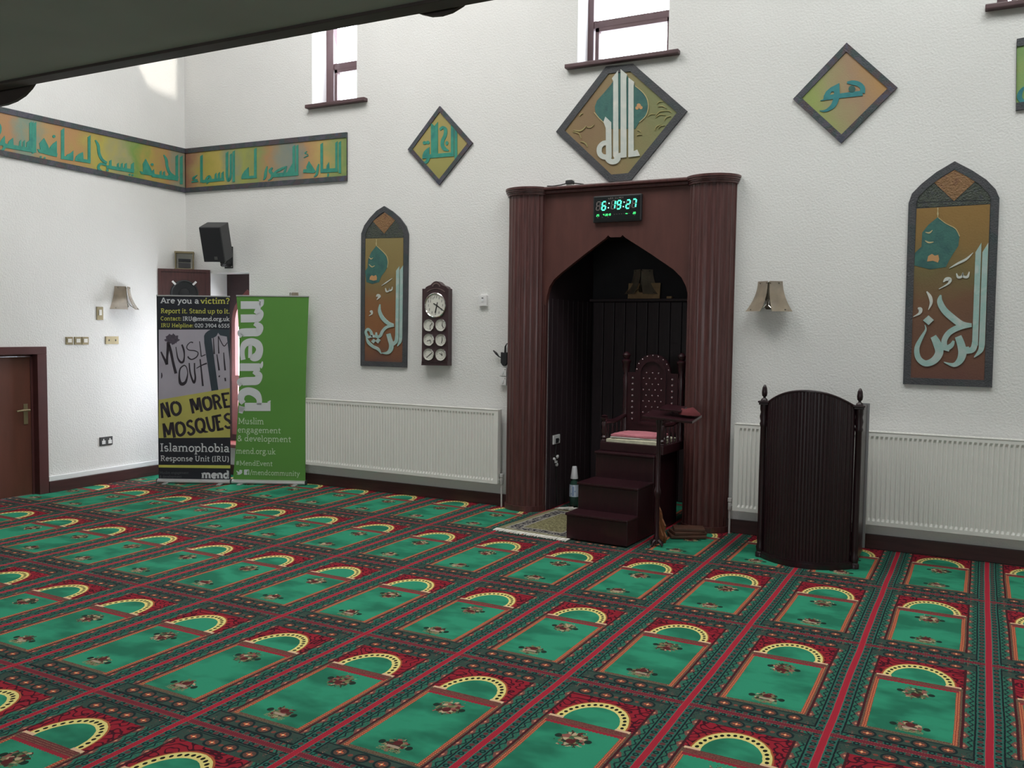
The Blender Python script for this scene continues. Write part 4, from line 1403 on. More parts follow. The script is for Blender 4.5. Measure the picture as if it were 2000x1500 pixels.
for q in ([(66, 440, 60), (95, 820, 62)], [(75, 430, 80), (280, 790, 86)], [(205, 405, 72), (285, 795, 66)],
          [(430, 405, 74), (350, 450, 76), (335, 560, 78), (380, 690, 76), (455, 735, 76), (540, 680, 78), (565, 570, 78), (525, 455, 78), (430, 405, 74)],
          [(825, 320, 72), (900, 700, 70)], [(850, 320, 80), (1010, 610, 78)], [(1010, 610, 76), (1020, 300, 60)], [(1040, 285, 80), (1120, 660, 74)],
          [(1240, 282, 74), (1165, 330, 76), (1165, 450, 78), (1210, 560, 76), (1280, 598, 76), (1355, 545, 78), (1365, 420, 76), (1320, 310, 76), (1240, 282, 74)],
          [(1405, 215, 70), (1485, 600, 74)], [(1410, 240, 60), (1500, 232, 62), (1570, 290, 64), (1560, 370, 60), (1470, 410, 56)], [(1520, 390, 70), (1630, 575, 78)],
          [(1655, 175, 66), (1735, 560, 72)], [(1630, 200, 60), (1835, 172, 60)], [(1690, 360, 54), (1785, 342, 54)], [(1700, 535, 64), (1862, 515, 64)],
          [(125, 960, 66), (165, 1330, 76)], [(125, 965, 66), (270, 1260, 72)], [(270, 1260, 72), (325, 935, 70)], [(345, 930, 84), (410, 1330, 76)],
          [(540, 935, 72), (470, 980, 76), (460, 1090, 78), (490, 1215, 76), (560, 1270, 74), (650, 1210, 78), (675, 1100, 76), (630, 980, 76), (540, 935, 72)],
          [(875, 925, 56), (820, 890, 66), (752, 940, 66), (760, 1010, 66), (850, 1060, 72), (915, 1130, 76), (900, 1210, 74), (820, 1245, 70), (755, 1180, 58)],
          [(1070, 840, 72), (990, 885, 76), (970, 1000, 76), (1005, 1120, 76), (1085, 1185, 74), (1170, 1120, 76), (1185, 990, 76), (1145, 880, 76), (1070, 840, 72)], [(1110, 1090, 40), (1200, 1170, 64), (1290, 1180, 20)],
          [(1240, 790, 66), (1290, 1000, 72), (1340, 1120, 78), (1410, 1140, 78), (1440, 1080, 72), (1425, 900, 70), (1405, 765, 66)],
          [(1490, 760, 76), (1555, 1150, 76)], [(1400, 790, 60), (1625, 745, 62)], [(1510, 930, 54), (1600, 912, 54)], [(1530, 1125, 70), (1690, 1095, 64)],
          [(1850, 730, 56), (1790, 715, 62), (1725, 770, 62), (1745, 840, 66), (1835, 900, 74), (1866, 970, 60)], [(1860, 1060, 80), (1790, 1070, 66), (1720, 1020, 54)]):
    pen(bm, P1, q, None, 0, D1 * 1.05, G2, GS2, sm=len(q) > 2)
obj('placard_lettering', bm, M['spray'], shb)
flat(shb, P1, [(300, 855.8), (460, 854.5), (460, 962), (300, 962)], M['sheetblack'], D1 * 1.12, 'footer_print', clip=CL).data.update()
flat(shb, P1, [(300, 907.8), (460, 909.0), (460, 915.0), (300, 912.8)], M['printyellow'], D1 * 1.2, 'yellow_rule', clip=CL)
text(shb, P1, 'Are you a ', (314.2, 592.0), (392.5, 593.2), 11.0, M['printwhite'], 0.115)
text(shb, P1, 'victim?', (392.2, 593.2), (448.2, 593.2), 11.0, M['printyellow'], 0.115)
text(shb, P1, 'Report it. Stand up to it.', (314.2, 611.6), (448.2, 612.3), 9.0, M['printyellow'], 0.105)
text(shb, P1, 'Contact:', (314.0, 625.8), (354.0, 626.0), 7.8, M['printyellow'], 0.10)
text(shb, P1, 'IRU@mend.org.uk', (357.0, 626.4), (448.0, 627.0), 8.0, M['printwhite'], 0.11)
text(shb, P1, 'IRU Helpline:', (314.6, 639.0), (377.5, 639.3), 7.4, M['printyellow'], 0.10)
text(shb, P1, '020 3904 6555', (380.5, 639.3), (448.3, 640.0), 7.4, M['printwhite'], 0.10)
text(shb, P1, 'Islamophobia', (313.3, 881.6), (447.5, 883.3), 15.6, M['printwhite'], 0.10, 0.0027)
text(shb, P1, 'Response Unit (IRU)', (313.8, 900.2), (447.0, 901.5), 10.4, M['printwhite'], 0.10, 0.0027)
text(shb, P1, 'Muslim engagement', (312.0, 925.5), (368.0, 925.8), 5.0, M['printdim'], 0.10, 0.0027)
text(shb, P1, '& development', (312.0, 933.2), (354.5, 933.4), 5.0, M['printdim'], 0.10, 0.0027)
text(shb, P1, 'mend', (394.5, 933.8), (447.3, 934.3), 14.0, M['printwhite'], 0.18, 0.0027)

bl2, br2 = floorpx(455.0, 944.5), floorpx(596.5, 947.5)
tg, shg, P2 = banner('pull_up_banner', 'green pull-up banner with large sideways white lettering', bl2, br2, 2.005, M['sheetgreen'], lambda t: (0.078 * (1 - abs(1 - t / 0.68) ** 1.7) if t < 0.68 else 0.078 - 0.028 * ((t - 0.68) / 0.32) ** 2, 0.040 * max(0.0, (t - 0.4) / 0.6) ** 1.3))
for s, p0, p1, ch in (('Muslim', (465.8, 828.0), (515.0, 829.0), 12.0), ('engagement', (464.6, 844.6), (548.0, 846.4), 11.0), ('& development', (464.0, 861.6), (568.0, 863.6), 11.3),
                      ('mend.org.uk', (461.6, 886.0), (538.0, 887.6), 11.0), ('#MendEvent', (460.6, 908.8), (532.0, 910.4), 9.4), ('/mendcommunity', (488.5, 927.2), (585.0, 930.0), 9.6)):
    text(shg, P2, s, p0, p1, ch, M['printlight'], 0.085)
bm = B()
fill(bm, P2, [(110, 1118), (150, 1140), (165, 1135), (160, 1112), (180, 1100), (200, 1108), (222, 1112), (210, 1128), (218, 1150), (195, 1180), (160, 1194), (110, 1186), (140, 1176), (120, 1160), (138, 1158), (112, 1138)], 0, 0.0018, (450, 800), 9.375)
obj('bird_emblem', bm, M['printwhite'], shg)
bm = B()
fill(bm, P2, [(256, 1098), (336, 1098), (344, 1108), (344, 1186), (336, 1194), (256, 1194), (248, 1186), (248, 1108)], 0, 0.0018, (450, 800), 9.375)
em = obj('square_emblem', bm, M['printwhite'], shg)
bm = B()
for q in ([(316, 1196, 14), (316, 1140, 14), (320, 1124, 14), (338, 1120, 13)], [(296, 1152, 12), (336, 1152, 12)]):
    pen(bm, P2, q, None, 0, 0.0022, (450, 800), 9.375, sm=False)
obj('letter_print', bm, M['sheetgreen'], em)
O3, S3 = (460, 575), 6.12
bm = B()
for k, q in enumerate((
        [(62, 128, 92), (300, 128, 92)], [(285, 82, 44), (333, 62, 10)], [(230, 190, 60), (285, 215, 80), (292, 245, 84), (262, 284, 94), (205, 286, 96), (62, 288, 96)],
        [(225, 345, 50), (280, 376, 74), (290, 406, 84), (262, 448, 98), (205, 452, 98), (105, 455, 98), (62, 468, 90), (56, 520, 10)],
        [(290, 130, 60), (318, 110, 40), (332, 60, 14)],
        [(92, 782, 56), (80, 720, 58), (82, 650, 64), (115, 590, 78), (190, 566, 86), (262, 595, 92), (288, 660, 84), (262, 735, 98), (215, 755, 90), (176, 752, 46)], [(176, 602, 44), (174, 760, 46)],
        [(52, 870, 92), (292, 870, 92)], [(290, 866, 60), (310, 845, 40), (322, 802, 12)], [(215, 920, 50), (270, 955, 74), (280, 985, 84), (250, 1030, 98), (195, 1036, 98), (100, 1040, 98), (56, 1055, 88), (48, 1105, 10)],
        [(418, 1345, 98), (110, 1345, 98)], [(395, 1300, 44), (417, 1268, 8)], [(85, 1345, 90), (60, 1400, 50)], [(82, 1340, 60), (60, 1420, 46)],
        [(95, 1300, 60), (66, 1255, 74), (80, 1190, 90), (130, 1160, 92), (190, 1162, 92), (250, 1195, 92), (282, 1255, 66), (280, 1320, 60)], )):
    pen(bm, P2, q, None, 0, 0.0018, O3, S3, sm=len(q) > 2)
obj('sideways_lettering', bm, M['printwhite'], shg)


# ------------------------------------------------------------------ prayer niche and its wooden surround
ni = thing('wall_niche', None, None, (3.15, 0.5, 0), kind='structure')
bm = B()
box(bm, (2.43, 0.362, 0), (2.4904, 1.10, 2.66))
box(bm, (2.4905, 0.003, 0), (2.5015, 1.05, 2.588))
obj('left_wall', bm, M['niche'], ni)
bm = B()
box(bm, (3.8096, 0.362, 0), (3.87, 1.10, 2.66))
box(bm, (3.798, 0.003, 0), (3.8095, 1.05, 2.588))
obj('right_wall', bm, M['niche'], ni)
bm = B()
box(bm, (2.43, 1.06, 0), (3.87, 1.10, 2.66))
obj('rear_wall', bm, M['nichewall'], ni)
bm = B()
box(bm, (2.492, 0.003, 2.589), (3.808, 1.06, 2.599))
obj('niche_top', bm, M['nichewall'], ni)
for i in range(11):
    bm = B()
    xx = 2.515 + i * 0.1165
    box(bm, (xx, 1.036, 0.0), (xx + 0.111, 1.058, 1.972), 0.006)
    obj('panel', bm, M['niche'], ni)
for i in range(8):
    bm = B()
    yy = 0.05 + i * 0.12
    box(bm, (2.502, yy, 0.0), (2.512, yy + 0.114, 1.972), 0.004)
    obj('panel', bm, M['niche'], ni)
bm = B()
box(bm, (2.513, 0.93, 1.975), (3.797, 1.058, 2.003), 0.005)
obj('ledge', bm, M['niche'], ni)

mh = thing('niche_surround', 'maroon wooden surround of the prayer niche with fluted half columns and pointed arch', 'surround', (3.14, -0.05, 0))


def half_column(cx, hw_, dep, z0, z1, flutes, amp):
    bm = B()
    n = 96
    prof = [(cx - hw_, -0.001)]
    for i in range(n + 1):
        a = PI * i / n
        k = 1.0
        if flutes and 0.03 < i / n < 0.97:
            k = 1 - amp * abs(math.sin(a * flutes)) ** 0.6
        prof.append((cx - hw_ * math.cos(a) * k, -dep * math.sin(a) * k - 0.002))
    prof.append((cx + hw_, -0.001))
    A = [bm.verts.new((x, y, z0)) for x, y in prof]
    C = [bm.verts.new((x, y, z1)) for x, y in prof]
    for i in range(len(prof)):
        j = (i + 1) % len(prof)
        bm.faces.new((A[i], A[j], C[j], C[i]))
    bm.faces.new(A[::-1])
    bm.faces.new(C)
    return bm


for cx_ in (2.285, 3.995):
    c = obj('column', half_column(cx_, 0.198, 0.165, 0.0, 2.905, 13, 0.045), M['wood'], mh)
    bm = half_column(cx_, 0.208, 0.180, 2.905, 2.922, 0, 0)
    merge(bm, half_column(cx_, 0.214, 0.190, 2.922, 2.936, 0, 0))
    merge(bm, half_column(cx_, 0.222, 0.200, 2.936, 2.952, 0, 0))
    merge(bm, half_column(cx_, 0.228, 0.208, 2.952, 2.972, 0, 0))
    obj('capital', bm, M['wood'], c)
    bm = half_column(cx_, 0.206, 0.176, 0.0, 0.05, 0, 0)
    obj('plinth', bm, M['wood'], c)
MP = Pl((0, -0.052, 0), (1, 0, 0))
arch_in = [MP.px(*p) for p in ((1347, 592), (1344, 578), (1340, 560), (1331, 542), (1315, 526), (1268, 494), (1221, 464), (1216, 459), (1212, 463), (1192, 463.5), (1188, 459.5), (1183, 465), (1140, 498), (1096, 533), (1082, 546), (1073, 560), (1068, 578), (1066, 596))]
bm = B()
prism(bm, MP, [(2.42, arch_in[-1][1]), (2.42, 2.911), (3.86, 2.911), (3.86, arch_in[0][1])] + arch_in, -0.048, 0.0)
ab = obj('arch_board', bm, M['board'], mh)
bm = B()
box(bm, (2.48, -0.085, 2.912), (3.80, -0.001, 2.942), 0.008)
box(bm, (2.47, -0.11, 2.942), (3.81, -0.001, 2.972), 0.010)
obj('cornice', bm, M['wood'], mh)
for x0, x1 in ((2.478, 2.4895), (3.8105, 3.82)):
    bm = B()
    box(bm, (x0, -0.050, 0.0), (x1, -0.001, arch_in[0][1] + 0.02))
    obj('jamb', bm, M['wood'], mh)

# digital clock on the arch board
CP = Pl((0, -0.088, 0), (1, 0, 0))
OC, SCC = (1140, 360), 14.2857
cpx = [CP.px(OC[0] + x / SCC, OC[1] + y / SCC) for x, y in ((262, 330), (1605, 1010))]
(cx0, cz1), (cx1, cz0) = cpx
t = thing('digital_clock', 'black digital clock with green numerals on the arch board', 'clock', ((cx0 + cx1) / 2, -0.053, cz0))
bm = B()
box(bm, (cx0, -0.086, cz0), (cx1, -0.0525, cz1), 0.012)
cs = obj('case', bm, M['black'], t)
bm = B()
box(bm, (cx0 + 0.012, -0.0875, cz0 + 0.012), (cx1 - 0.012, -0.084, cz1 - 0.012), 0.001)
obj('face', bm, M['ledface'], t)
SEG = {'0': 'abcdef', '1': 'bc', '2': 'abged', '4': 'fgbc', '6': 'afgedc', '9': 'abcdfg', '7': 'abc', '8': 'abcdefg', ' ': '', '5': 'afgcd'}


def seven(bm_on, bm_off, ch, x, y, w_, h, th, sl=0.13, full=True):
    """one seven-segment digit; x, y = foot of its left side in enlarged photo pixels"""
    def P_(a, b_):
        return (x + a * w_ + b_ * h * sl, y - b_ * h - a * w_ * 0.085)
    S_ = dict(a=((0, 1), (1, 1)), b=((1, 1), (1, .5)), c=((1, .5), (1, 0)), d=((0, 0), (1, 0)), e=((0, .5), (0, 0)), f=((0, 1), (0, .5)), g=((0, .5), (1, .5)))
    for k, (p, q_) in S_.items():
        on = k in SEG[ch]
        b2 = bm_on if on else bm_off
        if b2 is None:
            continue
        p, q_ = P_(*p), P_(*q_)
        e = 0.10
        p2 = (p[0] + (q_[0] - p[0]) * e, p[1] + (q_[1] - p[1]) * e)
        q2 = (q_[0] + (p[0] - q_[0]) * e, q_[1] + (p[1] - q_[1]) * e)
        tk = th if on else th * 0.62
        pen(b2, CP, [(*p2, tk), (*q2, tk)], None, 0, 0.0004 if on else 0.0002, OC, SCC, sm=False)


on, off = B(), B()
for ch, x, y in ((' ', 345, 725), ('6', 500, 722), ('1', 762, 690), ('9', 920, 688), ('2', 1175, 672), ('7', 1345, 650)):
    seven(on, off, ch, x, y, 98, 232, 40)
obj('time_digits', on, M['ledon'], t)
obj('unlit_segments', off, M['ledoff'], t)
on = B()
for s_, x0, y0 in (('25', 358, 898), (' 4', 500, 880), ('2019', 600, 882), ('20', 1375, 828)):
    for i, ch in enumerate(s_):
        if ch != ' ':
            seven(on, None, ch, x0 + i * 40, y0 - i * 4, 26, 52, 15)
for x in range(1178, 1215, 18):
    disc(on, CP, x, 816, 15, 13, 0, 0.0004, OC, SCC, 8)
obj('date_digits', on, M['ledon2'], t)
on = B()
for x, y in ((708, 530), (688, 655), (1128, 497), (1106, 622)):
    disc(on, CP, x, y, 19, 19, 0, 0.0004, OC, SCC, 10)
obj('colon_dots', on, M['leddot'], t)
on = B()
for x, y in ((855, 838), (925, 832), (995, 828), (1060, 824), (1128, 818), (1262, 806), (390, 936), (520, 926), (680, 915), (1420, 862)):
    pen(on, CP, [(x - 16, y, 12), (x + 16, y - 3, 12)], None, 0, 0.0003, OC, SCC, sm=False)
obj('weekday_marks', on, M['ledoff'], t)
on = B()
for k, q in enumerate(([(690, 372, 9), (690, 412, 9), (725, 408, 9)], [(775, 368, 9), (742, 370, 9), (742, 408, 9), (776, 405, 9)], [(742, 388, 8), (770, 386, 8)], [(795, 406, 9), (795, 366, 9), (822, 376, 9), (822, 394, 9), (795, 406, 9)],
                       [(908, 362, 9), (880, 366, 9), (880, 400, 9), (910, 398, 9)], [(932, 358, 9), (932, 396, 9), (962, 392, 9)], [(985, 356, 9), (985, 388, 9), (1015, 386, 9), (1015, 354, 9), (985, 356, 9)],
                       [(1062, 350, 9), (1035, 354, 9), (1035, 386, 9), (1064, 382, 9)], [(1084, 348, 9), (1084, 382, 9)], [(1108, 346, 9), (1086, 366, 9), (1110, 378, 9)])):
    pen(on, CP, q, None, 0, 0.0003, OC, SCC, sm=False)
obj('clock_lettering', on, M['ledoff'], t)

# little camera and its cables on top of the cornice
cx_, cz_ = BACK.px(1113, 362, 0.07)
t = thing('camera_unit', 'small black and silver device on top of the niche cornice', 'device', (cx_, -0.07, 2.973))
bm = B()
box(bm, (cx_ - 0.034, -0.095, 2.986), (cx_ + 0.034, -0.045, 3.014), 0.004)
obj('body', bm, M['black'], t)
bm = B()
box(bm, (cx_ - 0.034, -0.090, 3.014), (cx_ + 0.034, -0.045, 3.024), 0.003)
obj('cover', bm, M['chrome'], t)
bm = B()
box(bm, (cx_ - 0.028, -0.088, 2.972), (cx_ + 0.028, -0.050, 2.986), 0.002)
obj('foot', bm, M['chrome'], t)
for pts in ([(cx_ - 0.03, -0.07, 2.995), (cx_ - 0.09, -0.07, 2.985), (cx_ - 0.17, -0.075, 2.979), (cx_ - 0.22, -0.08, 2.982)], [(cx_ + 0.03, -0.07, 2.995), (cx_ + 0.08, -0.07, 2.986), (cx_ + 0.13, -0.06, 2.978)]):
    bm = B()
    tube(bm, pts, 0.005, 6)
    obj('cable', bm, M['copper'], t)

# ------------------------------------------------------------------ throne with steps
CX, CY, CRZ = 3.455, -0.45, math.radians(-3.5)
t = thing('minbar_chair', 'dark red mahogany throne with three steps and studded back in the niche', 'chair', (CX, CY, 0), CRZ)


def cbox(*a, bev=0.006):
    return box(B(), *a, bev)


for k, (y0, z1) in enumerate(((-0.525, 0.22), (-0.325, 0.44), (0.0, 0.66))):
    yb = (-0.325, 0.0, 0.56)[k]
    st = obj('step', cbox((-0.300, y0, 0.0105), (0.228, yb - 0.001, z1 - 0.022)), M['chair'], t, local=True)
    obj('tread', cbox((-0.307, y0 - 0.018, z1 - 0.0215), (0.235, yb - 0.002, z1), bev=0.008), M['chair'], st, local=True)
obj('seat', cbox((-0.285, 0.05, 0.661), (0.285, 0.56, 0.735)), M['chair'], t, local=True)


def turned(x, y, z0, z1, r, fin=True):
    h = z1 - z0
    p = [(r, 0), (r, 0.05 * h), (r * .7, 0.08 * h), (r * .95, 0.16 * h), (r * .6, 0.22 * h), (r * .85, 0.35 * h), (r * .7, 0.55 * h), (r * .9, 0.68 * h), (r * .6, 0.74 * h), (r * .95, 0.8 * h), (r, 0.86 * h), (r * 1.25, 0.875 * h), (r * 1.25, 0.895 * h)]
    if fin:
        p += [(r * .6, 0.91 * h), (r * 1.0, 0.94 * h), (r * 1.05, 0.96 * h), (r * .6, 0.985 * h), (0, h)]
    else:
        p += [(0, 0.9 * h)]
    return lathe(B(), p, (x, y, z0), 14)


for sx_ in (-1, 1):
    obj('front_post', turned(sx_ * 0.262, 0.08, 0.736, 0.965, 0.026), M['chair'], t, local=True, smooth=True)
    obj('back_post', turned(sx_ * 0.258, 0.52, 0.736, 1.50, 0.034), M['chair'], t, local=True, smooth=True)
    bm = B()
    tube(bm, [(sx_ * 0.262, 0.08, 0.905), (sx_ * 0.264, 0.3, 0.895), (sx_ * 0.26, 0.52, 0.93)], 0.020, 8)
    obj('arm', bm, M['chair'], t, local=True, smooth=True)
    for k in range(4):
        obj('spindle', turned(sx_ * 0.262, 0.16 + k * 0.09, 0.736, 0.93, 0.011, False), M['chair'], t, local=True, smooth=True)
BKP = Pl((0, 0.50, 0), (1, 0, 0))
bm = B()
arcp = [(0.165 * math.cos(a), 1.315 + 0.165 * math.sin(a)) for a in [PI * i / 16 for i in range(17)]]
prism(bm, BKP, [(-0.235, 0.80), (0.235, 0.80), (0.235, 1.315)] + arcp + [(-0.235, 1.315)], -0.03, 0.0)
bk = obj('backrest', bm, M['chair'], t, local=True)
bm = B()
inn = [(0.105 * math.cos(a), 1.31 + 0.105 * math.sin(a)) for a in [PI * i / 16 for i in range(17)]]
ringprism(bm, BKP, [(-0.130, 0.86), (0.130, 0.86)] + [(0.130 * math.cos(a), 1.31 + 0.130 * math.sin(a)) for a in [PI * i / 16 for i in range(17)]], [(-0.105, 0.885), (0.105, 0.885)] + inn, 0.0, 0.016)
obj('back_moulding', bm, M['chair'], bk, local=True)
bm = B()
for r_ in range(9):
    for c_ in range(4 if r_ % 2 else 3):
        xx = (c_ - (1.5 if r_ % 2 else 1.0)) * 0.056
        zz = 0.915 + r_ * 0.050
        lathe(bm, [(0.0085, 0), (0.007, 0.004), (0.0, 0.008)], (0, 0, 0), 8, Matrix.Translation((xx, 0.50, zz)) @ Matrix.Rotation(PI / 2, 4, 'X'))
for i in range(9):
    a = PI * (i + 0.5) / 9
    lathe(bm, [(0.008, 0), (0.007, 0.004), (0.0, 0.008)], (0, 0, 0), 8, Matrix.Translation((0.150 * math.cos(a), 0.50, 1.318 + 0.150 * math.sin(a))) @ Matrix.Rotation(PI / 2, 4, 'X'))
for sx_ in (-1, 1):
    for k in range(8):
        lathe(bm, [(0.011, 0), (0.009, 0.006), (0.0, 0.010)], (0, 0, 0), 8, Matrix.Translation((sx_ * 0.185, 0.50, 0.90 + k * 0.052)) @ Matrix.Rotation(PI / 2, 4, 'X'))
obj('studs', bm, M['stud'], bk, local=True, kind='stuff')

Rz = Matrix.Translation((CX, CY, 0)) @ Matrix.Rotation(CRZ, 4, 'Z')


def soft(name, label, cat, mt, w_, d_, th, x, y, z, rz, sag=0.006, n=10):
    """a folded cloth: a thin block with softened, slightly uneven outline"""
    tt = thing(name, label, cat, Rz @ V((x, y, z)), CRZ + rz)
    bm = B()
    G = {}
    for k in (0, 1):
        for i in range(n + 1):
            for j in range(n + 1):
                u_, v_ = i / n * 2 - 1, j / n * 2 - 1
                e = max(abs(u_), abs(v_))
                ed = max(0, (e - 0.7) / 0.3) ** 2
                zz = (th * (1 - 0.35 * ed) + sag * math.sin(u_ * 4 + v_ * 2.3)) if k else 0.0
                G[k, i, j] = bm.verts.new((u_ * w_ / 2 + 0.004 * math.sin(j * 1.7), v_ * d_ / 2 + 0.004 * math.sin(i * 1.3), zz))
    for i in range(n):
        for j in range(n):
            bm.faces.new((G[1, i, j], G[1, i + 1, j], G[1, i + 1, j + 1], G[1, i, j + 1]))
            bm.faces.new((G[0, i, j], G[0, i, j + 1], G[0, i + 1, j + 1], G[0, i + 1, j]))
    for i in range(n):
        for q in (((i, 0), (i + 1, 0)), ((i + 1, n), (i, n)), ((0, i + 1), (0, i)), ((n, i), (n, i + 1))):
            (a, b_), (c_, d2) = q
            bm.faces.new((G[0, a, b_], G[0, c_, d2], G[1, c_, d2], G[1, a, b_]))
    obj('cloth', bm, mt, tt, local=True, smooth=True)
    return tt


soft('seat_cushion', 'cream seat cushion under the pink cloth on the throne', 'cushion', M['cream'], 0.47, 0.44, 0.038, 0.0, 0.285, 0.7365, 0.0, 0.0)
soft('folded_cloth', 'folded white cloth between the cream cushion and the pink cloth', 'cloth', M['whitecloth'], 0.44, 0.30, 0.010, 0.01, 0.235, 0.7755, 0.06, 0.0)
soft('pink_towel', 'folded pink towel lying on the throne seat', 'towel', M['pink'], 0.40, 0.33, 0.024, -0.005, 0.25, 0.7865, 0.04, 0.002)

# tall book stand beside the steps, and what leans around it
px_, py_ = 3.825, -0.80
t = thing('book_stand', 'tall dark wooden book stand with turned post beside the throne steps', 'stand', (px_, py_, 0))
bm = lathe(B(), [(0.022, 0.02), (0.028, 0.05), (0.017, 0.09), (0.020, 0.20), (0.017, 0.38), (0.027, 0.41), (0.027, 0.44), (0.016, 0.47), (0.018, 0.70), (0.016, 0.92), (0.024, 0.97), (0.024, 1.012)], (px_, py_, 0), 14)
obj('post', bm, M['chair'], t, smooth=True)
bm = B()
for a in (0.9, 2.6, 4.4, 5.9):
    tube(bm, [(px_ + 0.02 * math.cos(a), py_ + 0.02 * math.sin(a), 0.045), (px_ + 0.045 * math.cos(a), py_ + 0.045 * math.sin(a), 0.03), (px_ + 0.06 * math.cos(a), py_ + 0.06 * math.sin(a), 0.009)], [0.014, 0.012, 0.009], 6)
obj('feet', bm, M['chair'], t, kind='stuff')
bm = B()
mbox(bm, Matrix.Translation((px_ + 0.095, py_ + 0.02, 1.022)) @ Matrix.Rotation(0.05, 4, 'Y') @ Matrix.Rotation(0.10, 4, 'X'), 0.40, 0.27, 0.020, 0.004)
obj('desk', bm, M['chair'], t)
bm = B()
mbox(bm, Matrix.Translation((px_ + 0.10, py_ + 0.04, 1.085)) @ Matrix.Rotation(0.06, 4, 'Y') @ Matrix.Rotation(0.15, 4, 'X'), 0.17, 0.16, 0.014, 0.003)
tube(bm, [(px_ + 0.08, py_ + 0.06, 1.03), (px_ + 0.09, py_ + 0.06, 1.085)], 0.010, 6)
obj('book_rest', bm, M['chair'], t)
tt = thing('draped_cloth', 'dark red cloth bunched on the right end of the book stand', 'cloth', (px_ + 0.225, py_ + 0.03, 1.030))
bm = B()
bmesh.ops.create_uvsphere(bm, u_segments=16, v_segments=8, radius=1)
for v in bm.verts:
    v.co = V((v.co.x * 0.085 * (1 + 0.12 * math.sin(5 * v.co.y)), v.co.y * 0.075, max(0.0, v.co.z) * 0.052 * (1 + 0.2 * math.sin(6 * v.co.x))))
bm.transform(Matrix.Translation((px_ + 0.225, py_ + 0.03, 1.044)) @ Matrix.Rotation(0.05, 4, 'Y'))
obj('fold', bm, M['redcloth'], tt, smooth=True)

RP = Pl((3.835, -0.66, 0), (0.9, -0.43, 0))
t = thing('folding_book_rest', 'carved orange-brown wooden book rest leaning upright against the throne steps', 'book rest', (3.85, -0.67, 0))
for k, pts in enumerate(([(-0.06, 0.0), (0.03, 0.0), (0.045, 0.05), (0.02, 0.09), (0.03, 0.14), (-0.005, 0.19), (-0.02, 0.25), (-0.05, 0.29), (-0.058, 0.18), (-0.045, 0.1)],
                         [(-0.05, 0.0), (0.02, 0.0), (0.028, 0.06), (0.0, 0.11), (-0.02, 0.18), (-0.045, 0.23), (-0.05, 0.1)])):
    bm = B()
    prism(bm, RP, pts, k * 0.02, k * 0.02 + 0.015)
    obj('carved_board', bm, M['stand'], t)
t = thing('folding_book_rest', 'dull brown folded book rest lying flat by the right column', 'book rest', (3.965, -0.37, 0), math.radians(28))
for k, (w_, d_, zz, rz) in enumerate(((0.29, 0.18, 0.017, 0.0), (0.27, 0.17, 0.042, 0.12), (0.25, 0.15, 0.066, -0.10))):
    bm = B()
    mbox(bm, Matrix.Translation((0.01 * k - 0.02, 0.012 * k, zz)) @ Matrix.Rotation(rz, 4, 'Z'), w_, d_, 0.023, 0.005)
    obj('board', bm, M['stand2'], t, local=True)

# ------------------------------------------------------------------ inside the niche: sconce, card, bottle, sockets
t = thing('propped_card', 'tan card propped on the dark ledge inside the niche', 'card', (3.07, 0.985, 2.003))
bm = B()
mbox(bm, Matrix.Translation((3.07, 0.99, 2.003 + 0.078)) @ Matrix.Rotation(-0.12, 4, 'X'), 0.33, 0.008, 0.155, 0.001)
obj('card', bm, M['tan'], t)
t = thing('card_box', 'small pale box end on the niche ledge right of the tan card', 'box', (3.335, 0.985, 2.003))
bm = B()
box(bm, (3.31, 0.96, 2.0035), (3.36, 1.02, 2.026), 0.002)
obj('carton', bm, M['tan'], t)

bx, by = 2.650, 0.30
t = thing('bottle', 'dark green bottle with an upturned white cup on its neck, in the niche', 'bottle', (bx, by, 0))
bm = lathe(B(), [(0.040, 0.009), (0.045, 0.015), (0.045, 0.19), (0.040, 0.225), (0.022, 0.27), (0.016, 0.285), (0.016, 0.335), (0.0, 0.336)], (bx, by, 0), 20)
obj('glass_body', bm, M['bottle'], t, smooth=True)
bm = lathe(B(), [(0.0462, 0.10), (0.0462, 0.215), (0.0452, 0.215), (0.0452, 0.10)], (bx, by, 0), 20)
lb = obj('label', bm, M['label'], t, smooth=True)
bm = B()
for a0, z0, z1 in ((4.9, 0.11, 0.20), (4.5, 0.125, 0.135), (5.3, 0.15, 0.16)):
    q = [bm.verts.new((bx + 0.0468 * math.cos(a0 + da), by + 0.0468 * math.sin(a0 + da), z)) for da, z in ((-0.08, z0), (0.08, z0), (0.08, z1), (-0.08, z1))]
    bm.faces.new(q)
obj('label_print', bm, M['labelblue'], lb)
bm = lathe(B(), [(0.036, 0.270), (0.037, 0.275), (0.022, 0.385), (0.020, 0.388), (0, 0.388)], (bx, by, 0), 18)
obj('cup', bm, M['cup'], t, smooth=True)

SP = Pl((2.512, 0, 0), (0, 1, 0))


